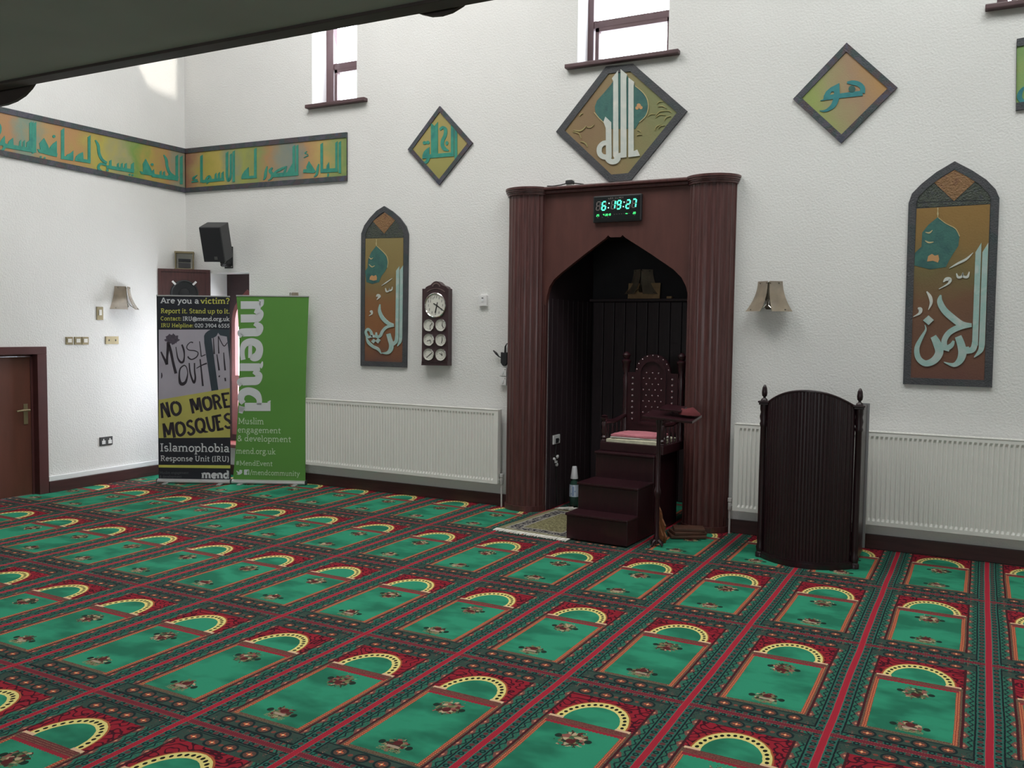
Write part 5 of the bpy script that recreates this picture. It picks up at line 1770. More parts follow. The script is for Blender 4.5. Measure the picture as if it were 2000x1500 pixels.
def plate(name, label, cat, pl, a0, b0, a1, b1, mt, dep=0.010, group=None, rockers=(), rm=None, holes=()):
    c = pl.p((a0 + a1) / 2, b0, 0.0)
    tt = thing(name, label, cat, c, 0.0, group)
    bm = B()
    prism(bm, pl, [(a0, b0), (a1, b0), (a1, b1), (a0, b1)], 0.0, dep)
    es = [e for e in bm.edges if all((pl.n.dot(v.co - pl.o)) > dep * 0.9 for v in e.verts)]
    bmesh.ops.bevel(bm, geom=es, offset=0.003, segments=2, affect='EDGES')
    pb = obj('plate', bm, mt, tt)
    w_, h_ = a1 - a0, b1 - b0
    for (u0, v0, u1, v1) in rockers:
        bm = B()
        prism(bm, pl, [(a0 + w_ * u0, b0 + h_ * v0), (a0 + w_ * u1, b0 + h_ * v0), (a0 + w_ * u1, b0 + h_ * v1), (a0 + w_ * u0, b0 + h_ * v1)], dep * 0.8, dep + 0.005)
        obj('rocker', bm, rm or M['rocker'], tt)
    for (u0, v0, u1, v1) in holes:
        bm = B()
        prism(bm, pl, [(a0 + w_ * u0, b0 + h_ * v0), (a0 + w_ * u1, b0 + h_ * v0), (a0 + w_ * u1, b0 + h_ * v1), (a0 + w_ * u0, b0 + h_ * v1)], dep * 0.8, dep + 0.0015)
        obj('slot', bm, M['ink'], pb)
    return tt


plate('wall_socket', 'white socket with black plug on the dark left side of the niche', 'socket', SP, 0.09, 0.610, 0.235, 0.695, M['plug'], 0.012, None, ((0.30, 0.10, 0.72, 0.62),), M['black'], ((0.80, 0.3, 0.86, 0.5),))
t = thing('cable_connector', 'white cable connectors dangling low on the dark left side of the niche', 'connector', (2.51, 0.15, 0.40))
bm = B()
for dx, dz in ((-0.035, 0.03), (0.0, 0.0), (0.03, 0.045), (0.02, -0.03)):
    mbox(bm, Matrix.Translation((2.523, 0.15 + dx, 0.44 + dz)) @ Matrix.Rotation(dx * 14, 4, 'X'), 0.018, 0.032, 0.022, 0.003)
obj('connectors', bm, M['plug'], t, kind='stuff')
bm = B()
tube(bm, [(2.519, 0.16, 0.61), (2.523, 0.13, 0.52), (2.523, 0.155, 0.44), (2.521, 0.18, 0.2), (2.521, 0.2, 0.012)], 0.005, 6)
obj('cable', bm, M['copper'], t)

# small prayer rug in front of the niche
t = thing('prayer_rug', 'cream and olive prayer rug with white fringe, partly under the throne steps', 'rug', (2.46, -0.905, 0), math.radians(-4.7))
mt = bpy.data.materials.new('olive prayer rug weave')
mt.use_nodes = True
X.nt = nt = mt.node_tree
tc = nt.nodes.new('ShaderNodeTexCoord')
sp_ = nt.nodes.new('ShaderNodeSeparateXYZ')
nt.links.new(tc.outputs['Object'], sp_.inputs[0])
rx_, ry_ = X(sp_.outputs[0]), X(sp_.outputs[1])
ed = xmin(xmin(rx_, 0.70 - rx_), xmin(ry_, 1.00 - ry_))
nz = xnoise(70, 2, tc.outputs['Object'])
nz2 = xnoise(38, 1, tc.outputs['Object'])
Lr = Layers(cc(112, 106, 74))
Lr.put(nz > 0.56, cc(140, 136, 100))
Lr.put(nz < 0.42, cc(88, 82, 52))
Lr.put(ed < 0.165, cc(150, 146, 138))
Lr.put((ed < 0.150) * (ed > 0.060) * (nz2 > 0.49), cc(36, 34, 44))
Lr.put((ed < 0.150) * (ed > 0.060) * (nz2 < 0.40), cc(98, 92, 84))
Lr.put((ed < 0.05), cc(120, 116, 84))
Lr.put(xbetween(ed, 0.050, 0.060), cc(176, 172, 160))
b = nt.nodes['Principled BSDF']
nt.links.new(Lr.c, b.inputs['Base Color'])
b.inputs['Roughness'].default_value = 0.95
bm = B()
n = 12
for k in (0, 1):
    pass
G = [[bm.verts.new((0.70 * i / n, 1.00 * j / n, 0.007 + 0.0015 * math.sin(i * 1.1 + j * 0.8))) for j in range(n + 1)] for i in range(n + 1)]
for i in range(n):
    for j in range(n):
        bm.faces.new((G[i][j], G[i + 1][j], G[i + 1][j + 1], G[i][j + 1]))
r_ = bmesh.ops.extrude_face_region(bm, geom=bm.faces[:])
for v in r_['geom']:
    if isinstance(v, bmesh.types.BMVert):
        v.co.z = 0.001
obj('weave', bm, mt, t, local=True)
for y0, sg, nm in ((0.0, -1, 'fringe'), (1.0, 1, 'fringe')):
    bm = B()
    for i in range(64):
        xa = 0.70 * (i + random.random() * 0.7) / 64
        ln = 0.062 + random.random() * 0.022
        dx = (random.random() - 0.5) * 0.018
        q = [(xa, y0, 0.006), (xa + 0.011, y0, 0.006), (xa + 0.009 + dx, y0 + sg * ln, 0.002), (xa + 0.001 + dx, y0 + sg * ln, 0.002)]
        f = [bm.verts.new(p) for p in q]
        up = [bm.verts.new((p[0], p[1], p[2] + 0.005)) for p in q]
        bm.faces.new(up)
        for a in range(4):
            bm.faces.new((f[a], f[(a + 1) % 4], up[(a + 1) % 4], up[a]))
    obj(nm, bm, M['fringe'], t, local=True, kind='stuff')
bm = B()
for i in range(9):
    a = -2.6 + i * 0.28
    mbox(bm, Matrix.Translation((0.10 + 0.055 * i, 0.985 + 0.012 * math.sin(i * 2.0), 0.024 + 0.008 * math.sin(i))) @ Matrix.Rotation(a, 4, 'Z'), 0.085, 0.024, 0.016, 0.002)
obj('turned_fringe', bm, M['fringe'], t, local=True, kind='stuff')

# ------------------------------------------------------------------ lectern
lx0, lx1, ly = 4.605, 5.268, -0.715
t = thing('lectern', 'dark mahogany lectern with reeded bow front and two acorn finials', 'lectern', ((lx0 + lx1) / 2, -0.55, 0))
cxl, hwl = (lx0 + lx1) / 2, (lx1 - lx0) / 2 - 0.025
bow = 0.175


def bowy(u):
    return ly - 0.01 - bow * (1 - u * u) ** 0.9


def topz(u):
    return 1.150 + 0.112 * (1 - abs(u) ** 2.2)


NS = 26
for i in range(NS):
    u0_, u1_ = -1 + 2 * i / NS, -1 + 2 * (i + 1) / NS
    p0, p1 = V((cxl + hwl * u0_, bowy(u0_), 0)), V((cxl + hwl * u1_, bowy(u1_), 0))
    d_ = p1 - p0
    nrm = V((d_.y, -d_.x, 0)).normalized()
    cs_ = [p0 + d_ * 0.015, p0 + d_ * 0.15 + nrm * 0.0025, p0 + d_ * 0.5 + nrm * 0.004, p0 + d_ * 0.85 + nrm * 0.0025, p0 + d_ * 0.985, p0 + d_ * 0.985 - nrm * 0.014, p0 + d_ * 0.015 - nrm * 0.014]
    bm = B()
    za_, zb_ = topz(u0_), topz(u1_)
    lo = [bm.verts.new((c.x, c.y, 0.045)) for c in cs_]
    hi = [bm.verts.new((c.x, c.y, za_ + (zb_ - za_) * min(1, max(0, (c - p0).dot(d_) / d_.length_squared)))) for c in cs_]
    for a in range(len(cs_)):
        b2 = (a + 1) % len(cs_)
        bm.faces.new((lo[a], lo[b2], hi[b2], hi[a]))
    bm.faces.new(lo[::-1])
    bm.faces.new(hi)
    obj('slat', bm, M['lect'], t)
bm = B()
pts = [(cxl + hwl * u, bowy(u) + 0.005, topz(u) + 0.006) for u in [-1 + 2 * i / 24 for i in range(25)]]
tube(bm, pts, 0.011, 8)
obj('top_moulding', bm, M['lect'], t, smooth=True)
bm = B()
for zz, ex_ in ((0.018, 0.016), (0.042, 0.006)):
    prof = [(cxl + (hwl + 0.02) * u, bowy(u) - ex_) for u in [-1 + 2 * i / 24 for i in range(25)]] + [(lx1 - 0.02, -0.29), (lx0 + 0.02, -0.29)]
    A = [bm.verts.new((x, y, zz - 0.018 if zz < 0.03 else 0.036)) for x, y in prof]
    C = [bm.verts.new((x, y, zz + 0.018 if zz < 0.03 else 0.050)) for x, y in prof]
    for i in range(len(prof)):
        j = (i + 1) % len(prof)
        bm.faces.new((A[i], A[j], C[j], C[i]))
    bm.faces.new(A[::-1])
    bm.faces.new(C)
obj('plinth', bm, M['lect'], t)
for xx in (lx0, lx1):
    bm = lathe(B(), [(0.034, 0.0), (0.034, 0.03), (0.026, 0.04), (0.032, 0.075), (0.022, 0.10), (0.027, 0.14), (0.023, 0.20), (0.0245, 0.60), (0.023, 0.98), (0.030, 1.00), (0.024, 1.02), (0.031, 1.055), (0.024, 1.09), (0.029, 1.11), (0.029, 1.145)], (xx, ly, 0), 16)
    po = obj('post', bm, M['lect'], t, smooth=True)
    bm = B()
    box(bm, (xx - 0.034, ly - 0.034, 1.145), (xx + 0.034, ly + 0.034, 1.160), 0.004)
    box(bm, (xx - 0.040, ly - 0.040, 1.160), (xx + 0.040, ly + 0.040, 1.174), 0.004)
    obj('post_cap', bm, M['lect'], po)
    bm = lathe(B(), [(0.026, 1.174), (0.022, 1.186), (0.010, 1.196), (0.010, 1.204), (0.018, 1.212), (0.021, 1.235), (0.017, 1.270), (0.008, 1.290), (0, 1.296)], (xx, ly, 0), 14)
    obj('finial', bm, M['lect'], po, smooth=True)
for xx in (lx0 - 0.012, lx1 - 0.004):
    bm = B()
    box(bm, (xx, ly + 0.02, 0.036), (xx + 0.018, -0.30, 1.150), 0.003)
    obj('side_panel', bm, M['lect'], t)
bm = B()
box(bm, (lx1 - 0.03, -0.298, 0.06), (lx1 + 0.030, -0.280, 1.160), 0.002)
obj('back_strip', bm, M['grey'], t)
bm = B()
mbox(bm, Matrix.Translation((cxl, -0.52, 1.085)) @ Matrix.Rotation(0.32, 4, 'X'), 0.60, 0.36, 0.018, 0.003)
obj('desk', bm, M['lect'], t)


# ------------------------------------------------------------------ radiators
def radiator(label, x0, x1, z0, z1, yf, yb, valve_x, pipe_x):
    t = thing('radiator', label, 'radiator', ((x0 + x1) / 2, (yf + yb) / 2, z0), group='panel radiators under the boards')
    bm = B()
    pit = 0.0335
    n = int((x1 - x0 - 0.05) / pit)
    xs_ = [(x0, 0.0)]
    s0 = (x0 + x1) / 2 - n * pit / 2
    for i in range(n):
        a = s0 + i * pit
        xs_ += [(a + pit * 0.12, 0.0), (a + pit * 0.30, 0.009), (a + pit * 0.70, 0.009), (a + pit * 0.88, 0.0)]
    xs_.append((x1, 0.0))
    zz = [(z0, 0), (z0 + 0.030, 0), (z0 + 0.052, 1), (z1 - 0.052, 1), (z1 - 0.030, 0), (z1, 0)]
    G = [[bm.verts.new((x, yf + (d_ if k else 0.0) - 0.0, z)) for x, d_ in xs_] for z, k in zz]
    for a, b_ in zip(G, G[1:]):
        for i in range(len(xs_) - 1):
            bm.faces.new((a[i], a[i + 1], b_[i + 1], b_[i]))
    obj('front_panel', bm, M['rad'], t)
    bm = B()
    box(bm, (x0, yb - 0.016, z0), (x1, yb, z1), 0.003)
    obj('rear_panel', bm, M['rad'], t)
    for a, b_ in ((x0 - 0.002, x0 + 0.002), (x1 - 0.002, x1 + 0.002)):
        bm = B()
        box(bm, (a, yf - 0.001, z0 + 0.004), (b_, yb, z1 + 0.002), 0.001)
        obj('end_plate', bm, M['rad'], t)
    bm = B()
    box(bm, (x0, yf - 0.003, z1 - 0.002), (x1, yf + 0.016, z1 + 0.006), 0.002)
    box(bm, (x0, yb - 0.020, z1 - 0.002), (x1, yb, z1 + 0.006), 0.002)
    for i in range(int((x1 - x0) / 0.03)):
        box(bm, (x0 + 0.006 + i * 0.03, yf + 0.016, z1 - 0.002), (x0 + 0.014 + i * 0.03, yb - 0.02, z1 + 0.004))
    obj('top_grille', bm, M['rad'], t)
    for xx in (x0 + 0.25, x1 - 0.25):
        bm = B()
        box(bm, (xx - 0.02, yb, z0 + 0.05), (xx + 0.02, -0.0005, z1 - 0.08))
        obj('bracket', bm, M['rad'], t)
    ym = (yf + yb) / 2
    bm = lathe(B(), [(0.011, z0 - 0.01), (0.016, z0 + 0.0), (0.016, z0 + 0.055), (0.010, z0 + 0.06), (0.019, z0 + 0.066), (0.019, z0 + 0.095), (0, z0 + 0.098)], (valve_x, ym, 0), 12)
    tube(bm, [(valve_x, ym, z0 + 0.035), ((x1 if abs(valve_x - x1) < abs(valve_x - x0) else x0), ym, z0 + 0.035)], 0.010, 8)
    vv = obj('valve', bm, M['pipe'], t, smooth=True)
    bm = B()
    tube(bm, [(valve_x, ym, z0), (pipe_x, ym, 0.002)], 0.0085, 8)
    obj('pipe', bm, M['pipe'], t)
    return t


radiator('long white panel radiator between the banners and the niche', -0.32, 2.035, 0.222, 0.922, -0.112, -0.040, 2.062, 2.066)
radiator('long white panel radiator behind the lectern, right of the niche', 4.252, 7.3, 0.205, 0.926, -0.112, -0.040, 4.222, 4.222)


# ------------------------------------------------------------------ wall lamps
def sconce(label, loc, rz):
    t = thing('wall_lamp', label, 'lamp', loc, rz, 'smoked glass wall lamps')
    bm = lathe(B(), [(0.045, 0.0), (0.045, 0.012), (0.028, 0.02), (0, 0.02)], (0, 0, 0), 16, Matrix.Rotation(PI / 2, 4, 'X'))
    obj('backplate', bm, M['lampback'], t, local=True, smooth=True)
    bm = B()
    tube(bm, [(0, -0.015, 0.0), (0, -0.07, 0.0), (0, -0.075, 0.09)], 0.009, 8)
    st = obj('arm', bm, M['lampback'], t, local=True)
    bm = lathe(B(), [(0.018, -0.10), (0.030, -0.085), (0.020, -0.06), (0.016, 0.02), (0.010, 0.10), (0.013, 0.115), (0, 0.125)], (0, -0.075, 0), 12)
    obj('lampholder', bm, M['lampback'], t, local=True, smooth=True)
    for sg in (-1, 1):
        bm = B()
        n, mth = 8, 6
        G = {}
        for k in (0, 1):
            for i in range(n + 1):
                f = i / n                                   # 0 top, 1 bottom
                z = 0.128 - 0.245 * f
                off = 0.052 + 0.082 * f ** 2.2 + k * 0.005
                half = (0.070 + 0.040 * f ** 1.6)
                for j in range(mth + 1):
                    s_ = (j / mth * 2 - 1) * half + half * 0.42
                    # panel plane turned 40 degrees either side of the wall's normal
                    nx_, ny_ = math.sin(0.72) * sg, -math.cos(0.72)
                    tx_, ty_ = math.cos(0.72) * sg, math.sin(0.72)
                    cur = 0.05 * (s_ / half) ** 2 * half
                    G[k, i, j] = bm.verts.new((nx_ * (off - cur) + tx_ * s_ * 0.88, -0.035 + ny_ * (off - cur) + ty_ * s_ * 0.88 * 0.8, z))
        for i in range(n):
            for j in range(mth):
                bm.faces.new((G[0, i, j], G[0, i, j + 1], G[0, i + 1, j + 1], G[0, i + 1, j]))
                bm.faces.new((G[1, i, j], G[1, i + 1, j], G[1, i + 1, j + 1], G[1, i, j + 1]))
        for i in range(n):
            for j in (0, mth):
                bm.faces.new((G[0, i, j], G[0, i + 1, j], G[1, i + 1, j], G[1, i, j]))
        for j in range(mth):
            for i in (0, n):
                bm.faces.new((G[0, i, j], G[0, i, j + 1], G[1, i, j + 1], G[1, i, j]))
        gp = obj('glass_panel', bm, M['glass'], t, local=True, smooth=True)
        bm = B()
        for f, s2 in ((0.06, -0.03), (0.06, 0.05), (0.94, 0.07)):
            z = 0.128 - 0.245 * f
            off = 0.052 + 0.082 * f ** 2.2 + 0.004
            nx_, ny_ = math.sin(0.72) * sg, -math.cos(0.72)
            tx_, ty_ = math.cos(0.72) * sg, math.sin(0.72)
            bmesh.ops.create_uvsphere(bm, u_segments=6, v_segments=4, radius=0.006, matrix=Matrix.Translation((nx_ * off + tx_ * s2, -0.035 + ny_ * off + ty_ * s2 * 0.8, z)))
        obj('stud', bm, M['lampback'], gp, local=True, kind='stuff')
        bm = B()
        tube(bm, [(sg * 0.008, -0.085, -0.02), (sg * 0.012, -0.125, -0.07), (sg * 0.06, -0.150, -0.112)], 0.0035, 6)
        obj('prong', bm, M['chrome'], t, local=True)
    return t


a, z = LEFT.px(246, 583, 0.08)
sconce('smoked glass wall lamp on the door wall', LEFT.p(a, z, 0.0), PI / 2)
a, z = BACK.px(1501, 580, 0.08)
sconce('smoked glass wall lamp above the radiator, right of the niche', BACK.p(a, z, 0.0), 0.0)
a, z = BACK.px(570, 590, 0.05)
sconce('smoked glass wall lamp peeping over the green banner', BACK.p(a, z, 0.0), 0.0).scale = (0.62, 0.62, 0.8)
sconce('smoked glass wall lamp in the dark upper part of the niche', (3.045, 1.058, 2.165), 0.0)

# ------------------------------------------------------------------ switches and sockets
for k, (x0, x1, lb_) in enumerate(((127.5, 141.8, 'brass light switch nearest the door, first of three in a row'), (144.2, 158.4, 'brass light switch in the middle of the row of three'), (158.8, 172.6, 'brass light switch farthest from the door in the row of three'))):
    a0, b1 = LEFT.px(x0, 658.0)
    a1, b0 = LEFT.px(x1, 673.0)
    plate('light_switch', lb_, 'switch', LEFT, a0, b0, a1, b1, M['brass'], 0.010, 'row of brass light switches', ((0.24, 0.28, 0.78, 0.76),))
a0, b1 = LEFT.px(187.6, 599)
a1, b0 = LEFT.px(201, 625)
plate('light_switch', 'tall brass light switch below and left of the wall lamp', 'switch', LEFT, a0, b0, a1, b1, M['brass'], 0.010, None, ((0.32, 0.36, 0.72, 0.78),))
a0, b1 = LEFT.px(205, 657)
a1, b0 = LEFT.px(231, 672)
plate('brass_outlet', 'double brass blank outlet under the wall lamp', 'outlet', LEFT, a0, b0, a1, b1, M['brass'], 0.010, None, (), None, ((0.22, 0.4, 0.30, 0.62), (0.72, 0.38, 0.80, 0.62)))
a0, b1 = LEFT.px(194, 854.5)
a1, b0 = LEFT.px(219, 868)
plate('wall_socket', 'dark double socket low on the white door wall', 'socket', LEFT, a0, b0, a1, b1, M['spkcase'], 0.012, None, ((0.14, 0.18, 0.40, 0.60), (0.62, 0.18, 0.90, 0.60), (0.22, 0.58, 0.30, 0.8), (0.72, 0.58, 0.80, 0.8)), M['plug'])
a0, b1 = BACK.px(937.5, 577)
a1, b0 = BACK.px(953, 598)
plate('light_switch', 'single white switch right of the clock panel', 'switch', BACK, a0, b0, a1, b1, M['plug'], 0.028, None, ((0.38, 0.42, 0.62, 0.68),), M['white'], ((0.38, 0.70, 0.60, 0.78),))
for k, (y0, y1, lb_) in enumerate(((718, 734.5, 'upper white fused switch beside the niche column'), (735.5, 752.5, 'lower white fused switch beside the niche column'))):
    a0, b1 = BACK.px(979, y0)
    a1, b0 = BACK.px(994, y1)
    a1 = min(a1, 2.078)
    plate('fused_switch', lb_, 'switch', BACK, a0, b0, a1, b1, M['plug'], 0.036, 'pair of white switches beside the niche', ((0.40, 0.30, 0.62, 0.62),), M['white'], ((0.78, 0.74, 0.86, 0.86),))

# black pouch with microphone cable
a0, b1 = BACK.px(978.5, 688, 0.03)
a1, b0 = BACK.px(997.5, 715.5, 0.03)
a1 = min(a1, 2.082)
t = thing('microphone_pouch', 'black pouch with stubby microphone hanging left of the niche column', 'pouch', BACK.p((a0 + a1) / 2, b0, 0.0))
bm = B()
prism(bm, BACK, [(a0, b1), (a0, b0 + 0.03), (a0 + 0.02, b0 + 0.006), ((a0 + a1) / 2, b0), (a1 - 0.02, b0 + 0.006), (a1, b0 + 0.03), (a1, b1), ((a0 + a1) / 2, b1 - 0.006)], 0.0, 0.035)
obj('pocket', bm, M['blackcloth'], t)
bm = B()
tube(bm, [BACK.p(*BACK.px(986.5, 690, 0.02), 0.02), BACK.p(*BACK.px(987, 677, 0.02), 0.02), BACK.p(*BACK.px(989.5, 671.5, 0.02), 0.02), BACK.p(*BACK.px(996, 670.5, 0.02), 0.02)], [0.010, 0.008, 0.0045, 0.0045], 6)
obj('cable', bm, M['copper'], t)
bm = B()
tube(bm, [BACK.p(*BACK.px(978.5, 698.5, 0.03), 0.03), BACK.p(*BACK.px(974.5, 696, 0.03), 0.035), BACK.p(*BACK.px(970, 690, 0.03), 0.04), BACK.p(*BACK.px(964.5, 684.5, 0.03), 0.04)], [0.004, 0.006, 0.012, 0.006], 8)
obj('microphone', bm, M['black'], t)

# ------------------------------------------------------------------ clock panel with seven dials
QP = Pl((0, -0.070, 0), (1, 0, 0))
OQ, SQ = (820, 540), 8.3333
sil = [(40, 200), (84, 200), (100, 172), (140, 150), (175, 136), (198, 112), (230, 85), (264, 76), (300, 86), (330, 112), (355, 138), (395, 150), (430, 168), (448, 196), (466, 198), (458, 1452), (30, 1444)]
q = pxs(QP, sil, OQ[0], OQ[1], SQ)
t = thing('clock_panel', 'dark wooden wall panel with one large clock dial over six small dials', 'clock', (sum(p[0] for p in q) / len(q), 0, min(p[1] for p in q)))
bm = B()
prism(bm, QP, q, -0.070, 0.0)
bd = obj('case', bm, M['clockwood'], t)
bm = B()
ringprism(bm, QP, pxs(QP, [(36, 1372), (460, 1378), (458, 1452), (30, 1444)], *OQ, SQ), pxs(QP, [(48, 1386), (448, 1392), (446, 1438), (44, 1432)], *OQ, SQ), 0.0, 0.008)
obj('bottom_moulding', bm, M['clockwood'], bd)
bm = B()
pen(bm, QP, [(205, 160, 14), (222, 128, 16), (262, 110, 18), (302, 130, 16), (322, 162, 14)], None, 0, 0.006, OQ, SQ)
pen(bm, QP, [(115, 250, 8), (170, 215, 10), (262, 195, 10), (350, 215, 10), (400, 250, 8)], None, 0, 0.006, OQ, SQ)
obj('carved_crest', bm, mat('dull bronze carving', (0.16, 0.11, 0.10), 0.4, var=0.2), bd)


def dial(cx_, cy_, ry, hands, nums):
    (ax, az), (_, az2) = QP.px(OQ[0] + cx_ / SQ, OQ[1] + cy_ / SQ), QP.px(OQ[0] + cx_ / SQ, OQ[1] + (cy_ - ry) / SQ)
    r_ = az2 - az
    mtx = Matrix.Translation((ax, -0.0705, az)) @ Matrix.Rotation(PI / 2, 4, 'X')
    bm = lathe(B(), [(r_ * 0.90, 0.0), (r_, 0.0), (r_, 0.010), (r_ * 0.95, 0.014), (r_ * 0.90, 0.008), (r_ * 0.90, 0.0)], (0, 0, 0), 32, mtx)
    bz = obj('bezel', bm, M['chrome'], t, smooth=True)
    bm = lathe(B(), [(r_ * 0.905, 0.0), (r_ * 0.905, 0.003), (0.0, 0.003)], (0, 0, 0), 32, mtx)
    fc = obj('dial', bm, M['dial'], t)
    bm = B()
    for k in range(12):
        a = PI / 2 - k * PI / 6
        c0 = V((ax + r_ * 0.66 * math.cos(a), az + r_ * 0.66 * math.sin(a)))
        if nums:
            for dx in ((-0.012, 0.012) if k in (0, 10, 11) else (0.0,)):
                prism(bm, QP, [(c0.x + dx - 0.004, c0.y - 0.012), (c0.x + dx + 0.004, c0.y - 0.012), (c0.x + dx + 0.006, c0.y + 0.012), (c0.x + dx - 0.002, c0.y + 0.012)], 0.003, 0.0042)
        else:
            prism(bm, QP, [(c0.x - 0.0025, c0.y - 0.004), (c0.x + 0.0025, c0.y - 0.004), (c0.x + 0.0025, c0.y + 0.004), (c0.x - 0.0025, c0.y + 0.004)], 0.003, 0.0042)
    obj('numerals', bm, M['inkgrey'], fc)
    for k, h_ in enumerate(hands):
        bm = B()
        pen(bm, QP, [(x, y, w_) for x, y, w_ in h_], None, 0.0045 + k * 0.0012, 0.0055 + k * 0.0012, OQ, SQ, sm=False)
        obj('hand', bm, M['ink'], fc)


dial(257, 470, 205, ([(285, 420, 12), (275, 470, 16), (250, 592, 20)], [(220, 438, 16), (275, 472, 18), (382, 556, 12)]), True)
dial(152, 792, 102, ([(168, 800, 10), (200, 760, 10)], [(168, 790, 8), (166, 868, 6)]), False)
dial(346, 792, 102, ([(366, 740, 6), (362, 800, 12)], [(362, 795, 12), (384, 842, 8)]), False)
dial(152, 1030, 102, ([(168, 1032, 9), (118, 1050, 8)], [(166, 1030, 9), (176, 1082, 7)]), False)
dial(346, 1034, 102, ([(362, 985, 8), (364, 1034, 12)], [(364, 1034, 12), (348, 1088, 8)]), False)
dial(150, 1268, 102, ([(160, 1272, 9), (202, 1238, 8)], [(160, 1270, 8), (104, 1318, 7)]), False)
dial(346, 1274, 102, ([(362, 1282, 9), (318, 1248, 8)], [(364, 1288, 10), (354, 1240, 7)]), False)

# ------------------------------------------------------------------ loudspeakers and ornament in the corner
sp_c = V((-1.365, -0.30, 2.590))
fz = math.atan2(-0.86, 0.36)                              # facing direction in plan
t = thing('wall_loudspeaker', 'small black loudspeaker tilted down on a wall bracket near the corner', 'loudspeaker', (-1.40, 0.0, 2.33))
Ms = Matrix.Translation(sp_c) @ Matrix.Rotation(fz + PI / 2, 4, 'Z') @ Matrix.Rotation(math.radians(20), 4, 'X')
bm = B()
mbox(bm, Ms @ Matrix.Translation((0, 0.012, 0)), 0.236, 0.230, 0.385, 0.008)
obj('cabinet', bm, M['spkcase'], t)
bm = B()
mbox(bm, Ms @ Matrix.Translation((0, -0.1105, 0)), 0.228, 0.014, 0.377, 0.006)
gl_ = obj('grille', bm, M['blackcloth'], t)
bm = B()
mbox(bm, Ms @ Matrix.Translation((0.025, -0.1185, -0.145)), 0.034, 0.004, 0.034, 0.001)
obj('badge', bm, mat('grey badge', (0.10, 0.10, 0.10), 0.4, metal=0.3), gl_)
bm = B()
mbox(bm, Ms @ Matrix.Translation((0.06, -0.03, -0.208)), 0.05, 0.05, 0.030, 0.004)
obj('pivot', bm, M['black'], t)
a0, b1 = BACK.px(447, 482)
a1, b0 = BACK.px(455.5, 524)
bm = B()
box(bm, (a0 - 0.06, -0.008, b0), (a1, 0.0, b1), 0.002)
br_ = obj('wall_plate', bm, M['black'], t)
for zz in (b0 + 0.02, b1 - 0.02):
    bm = lathe(B(), [(0.008, 0), (0.006, 0.004), (0, 0.005)], (0, 0, 0), 8, Matrix.Translation((a1 - 0.014, -0.008, zz)) @ Matrix.Rotation(PI / 2, 4, 'X'))
    obj('screw', bm, M['chrome'], br_)
bm = B()
tube(bm, [(a1 - 0.05, -0.006, b0 + 0.05), (a1 - 0.06, -0.10, b0 + 0.035), (sp_c.x + 0.03, -0.20, sp_c.z - 0.205)], 0.026, 8)
obj('arm', bm, M['black'], t)

# corner cabinet loudspeaker
c0, c1 = V((XL + 0.005, -0.405, 0)), V((-1.755, -0.012, 0))
c0.x = XL + 0.003
zt_, zb_ = 2.318, 1.45
mid = (c0 + c1) / 2
t = thing('corner_loudspeaker', 'maroon wooden loudspeaker cabinet fixed across the corner behind the black banner', 'loudspeaker', (mid.x, mid.y, zb_))
bm = B()
tri = [(c0.x, c0.y), (c1.x, c1.y), (c1.x - 0.02, -0.003), (XL + 0.003, -0.003)]
A = [bm.verts.new((x, y, zb_)) for x, y in tri]
C = [bm.verts.new((x, y, zt_)) for x, y in tri]
for i in range(4):
    bm.faces.new((A[i], A[(i + 1) % 4], C[(i + 1) % 4], C[i]))
bm.faces.new(A[::-1])
bm.faces.new(C)
obj('cabinet', bm, M['wood'], t)
FP = Pl((c0.x, c0.y, 0), (c1 - c0))
wf = (c1 - c0).length
bm = B()
ringprism(bm, FP, [(0.0, zb_), (wf, zb_), (wf, zt_), (0.0, zt_)], [(0.03, zb_ + 0.03), (wf - 0.03, zb_ + 0.03), (wf - 0.03, zt_ - 0.03), (0.03, zt_ - 0.03)], 0.0, 0.010)
obj('front_trim', bm, M['wood'], t)
mm = Matrix.Translation(FP.p(wf / 2, 2.045, 0.0)) @ Matrix.Rotation(math.atan2((c1 - c0).y, (c1 - c0).x), 4, 'Z') @ Matrix.Rotation(PI / 2, 4, 'X')
bm = lathe(B(), [(0.152, 0.0), (0.152, 0.010), (0.138, 0.014), (0.128, 0.004), (0.06, -0.0), (0.055, 0.008), (0, 0.020)], (0, 0, 0), 32, mm)
obj('driver', bm, M['black'], t, smooth=True)
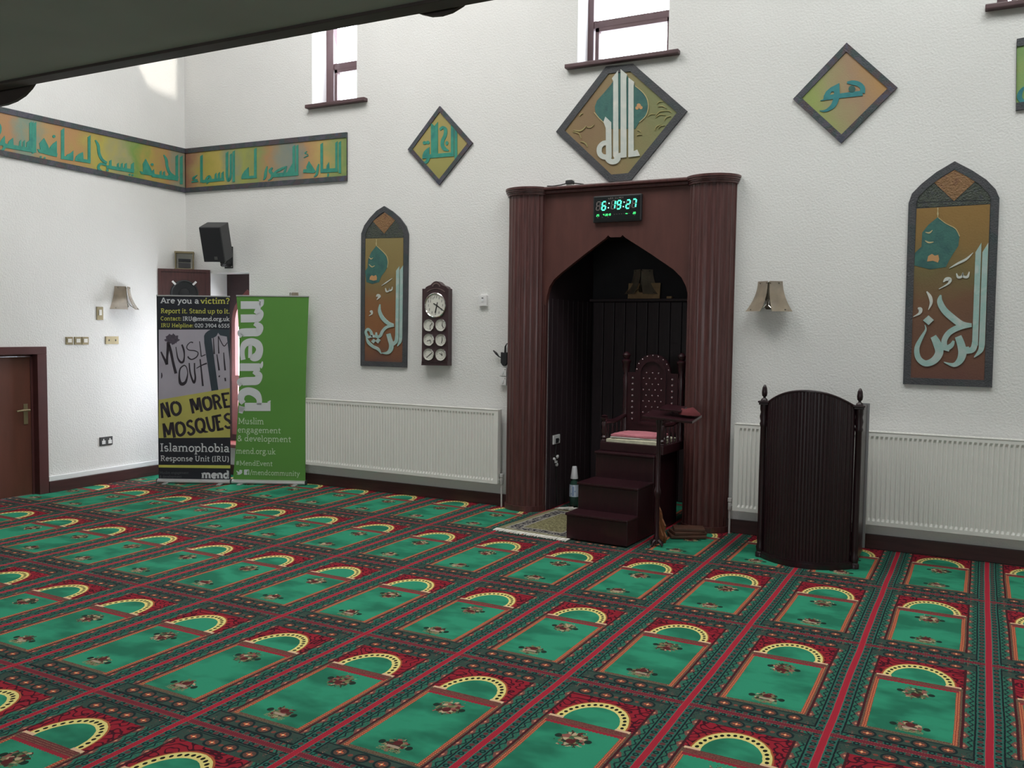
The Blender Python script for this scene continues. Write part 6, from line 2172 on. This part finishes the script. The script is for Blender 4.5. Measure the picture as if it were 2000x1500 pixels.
for sg in (-1, 1):
    bm = B()
    mbox(bm, mm @ Matrix.Rotation(PI / 2 + sg * 0.75, 4, 'Z') @ Matrix.Translation((0.160, 0, 0.010)), 0.052, 0.022, 0.012, 0.002)
    obj('clip', bm, M['plug'], t)

OP = Pl(FP.p(0, 0, -0.13), FP.ex)
(a0, b1), (a1, b0) = OP.px(341, 491), OP.px(379.5, 527)
am, hh = (a0 + a1) / 2, b1 - zt_
t = thing('brass_ornament', 'small openwork brass ornament standing on the corner loudspeaker cabinet', 'ornament', OP.p(am, zt_, 0.0))
hw_ = (a1 - a0) / 2
bm = B()
for sg in (-1, 1):
    for dp in (-0.05, 0.05):
        q = OP.p(am + sg * hw_ * 0.9, 0, dp)
        tube(bm, [(q.x, q.y, zt_ + 0.001), (q.x, q.y, zt_ + hh * 0.95)], 0.006, 6)
obj('pillars', bm, M['brass'], t, kind='stuff')
bm = B()
prism(bm, OP, [(am - hw_, zt_ + hh * 0.90), (am + hw_, zt_ + hh * 0.90), (am + hw_, zt_ + hh), (am - hw_, zt_ + hh)], -0.06, 0.06)
obj('top_rail', bm, M['brass'], t)
bm = B()
prism(bm, OP, [(am - hw_, zt_ + 0.001), (am + hw_, zt_ + 0.001), (am + hw_, zt_ + hh * 0.06), (am - hw_, zt_ + hh * 0.06)], -0.06, 0.06)
obj('foot_rail', bm, M['brass'], t)
for f0, f1, kk in ((0.44, 0.60, 'black'), (0.12, 0.38, 'spkcase')):
    bm = B()
    prism(bm, OP, [(am - hw_ * 0.62, zt_ + hh * f0), (am + hw_ * 0.62, zt_ + hh * f0), (am + hw_ * 0.62, zt_ + hh * f1), (am - hw_ * 0.62, zt_ + hh * f1)], -0.03, 0.02)
    obj('movement', bm, M[kk], t)
bm = B()
prism(bm, OP, [(am - hw_ * 0.75, zt_ + hh * 0.06), (am + hw_ * 0.75, zt_ + hh * 0.06), (am + hw_ * 0.75, zt_ + hh * 0.9), (am - hw_ * 0.75, zt_ + hh * 0.9)], -0.045, -0.040)
obj('back_plate', bm, M['dial'], t)
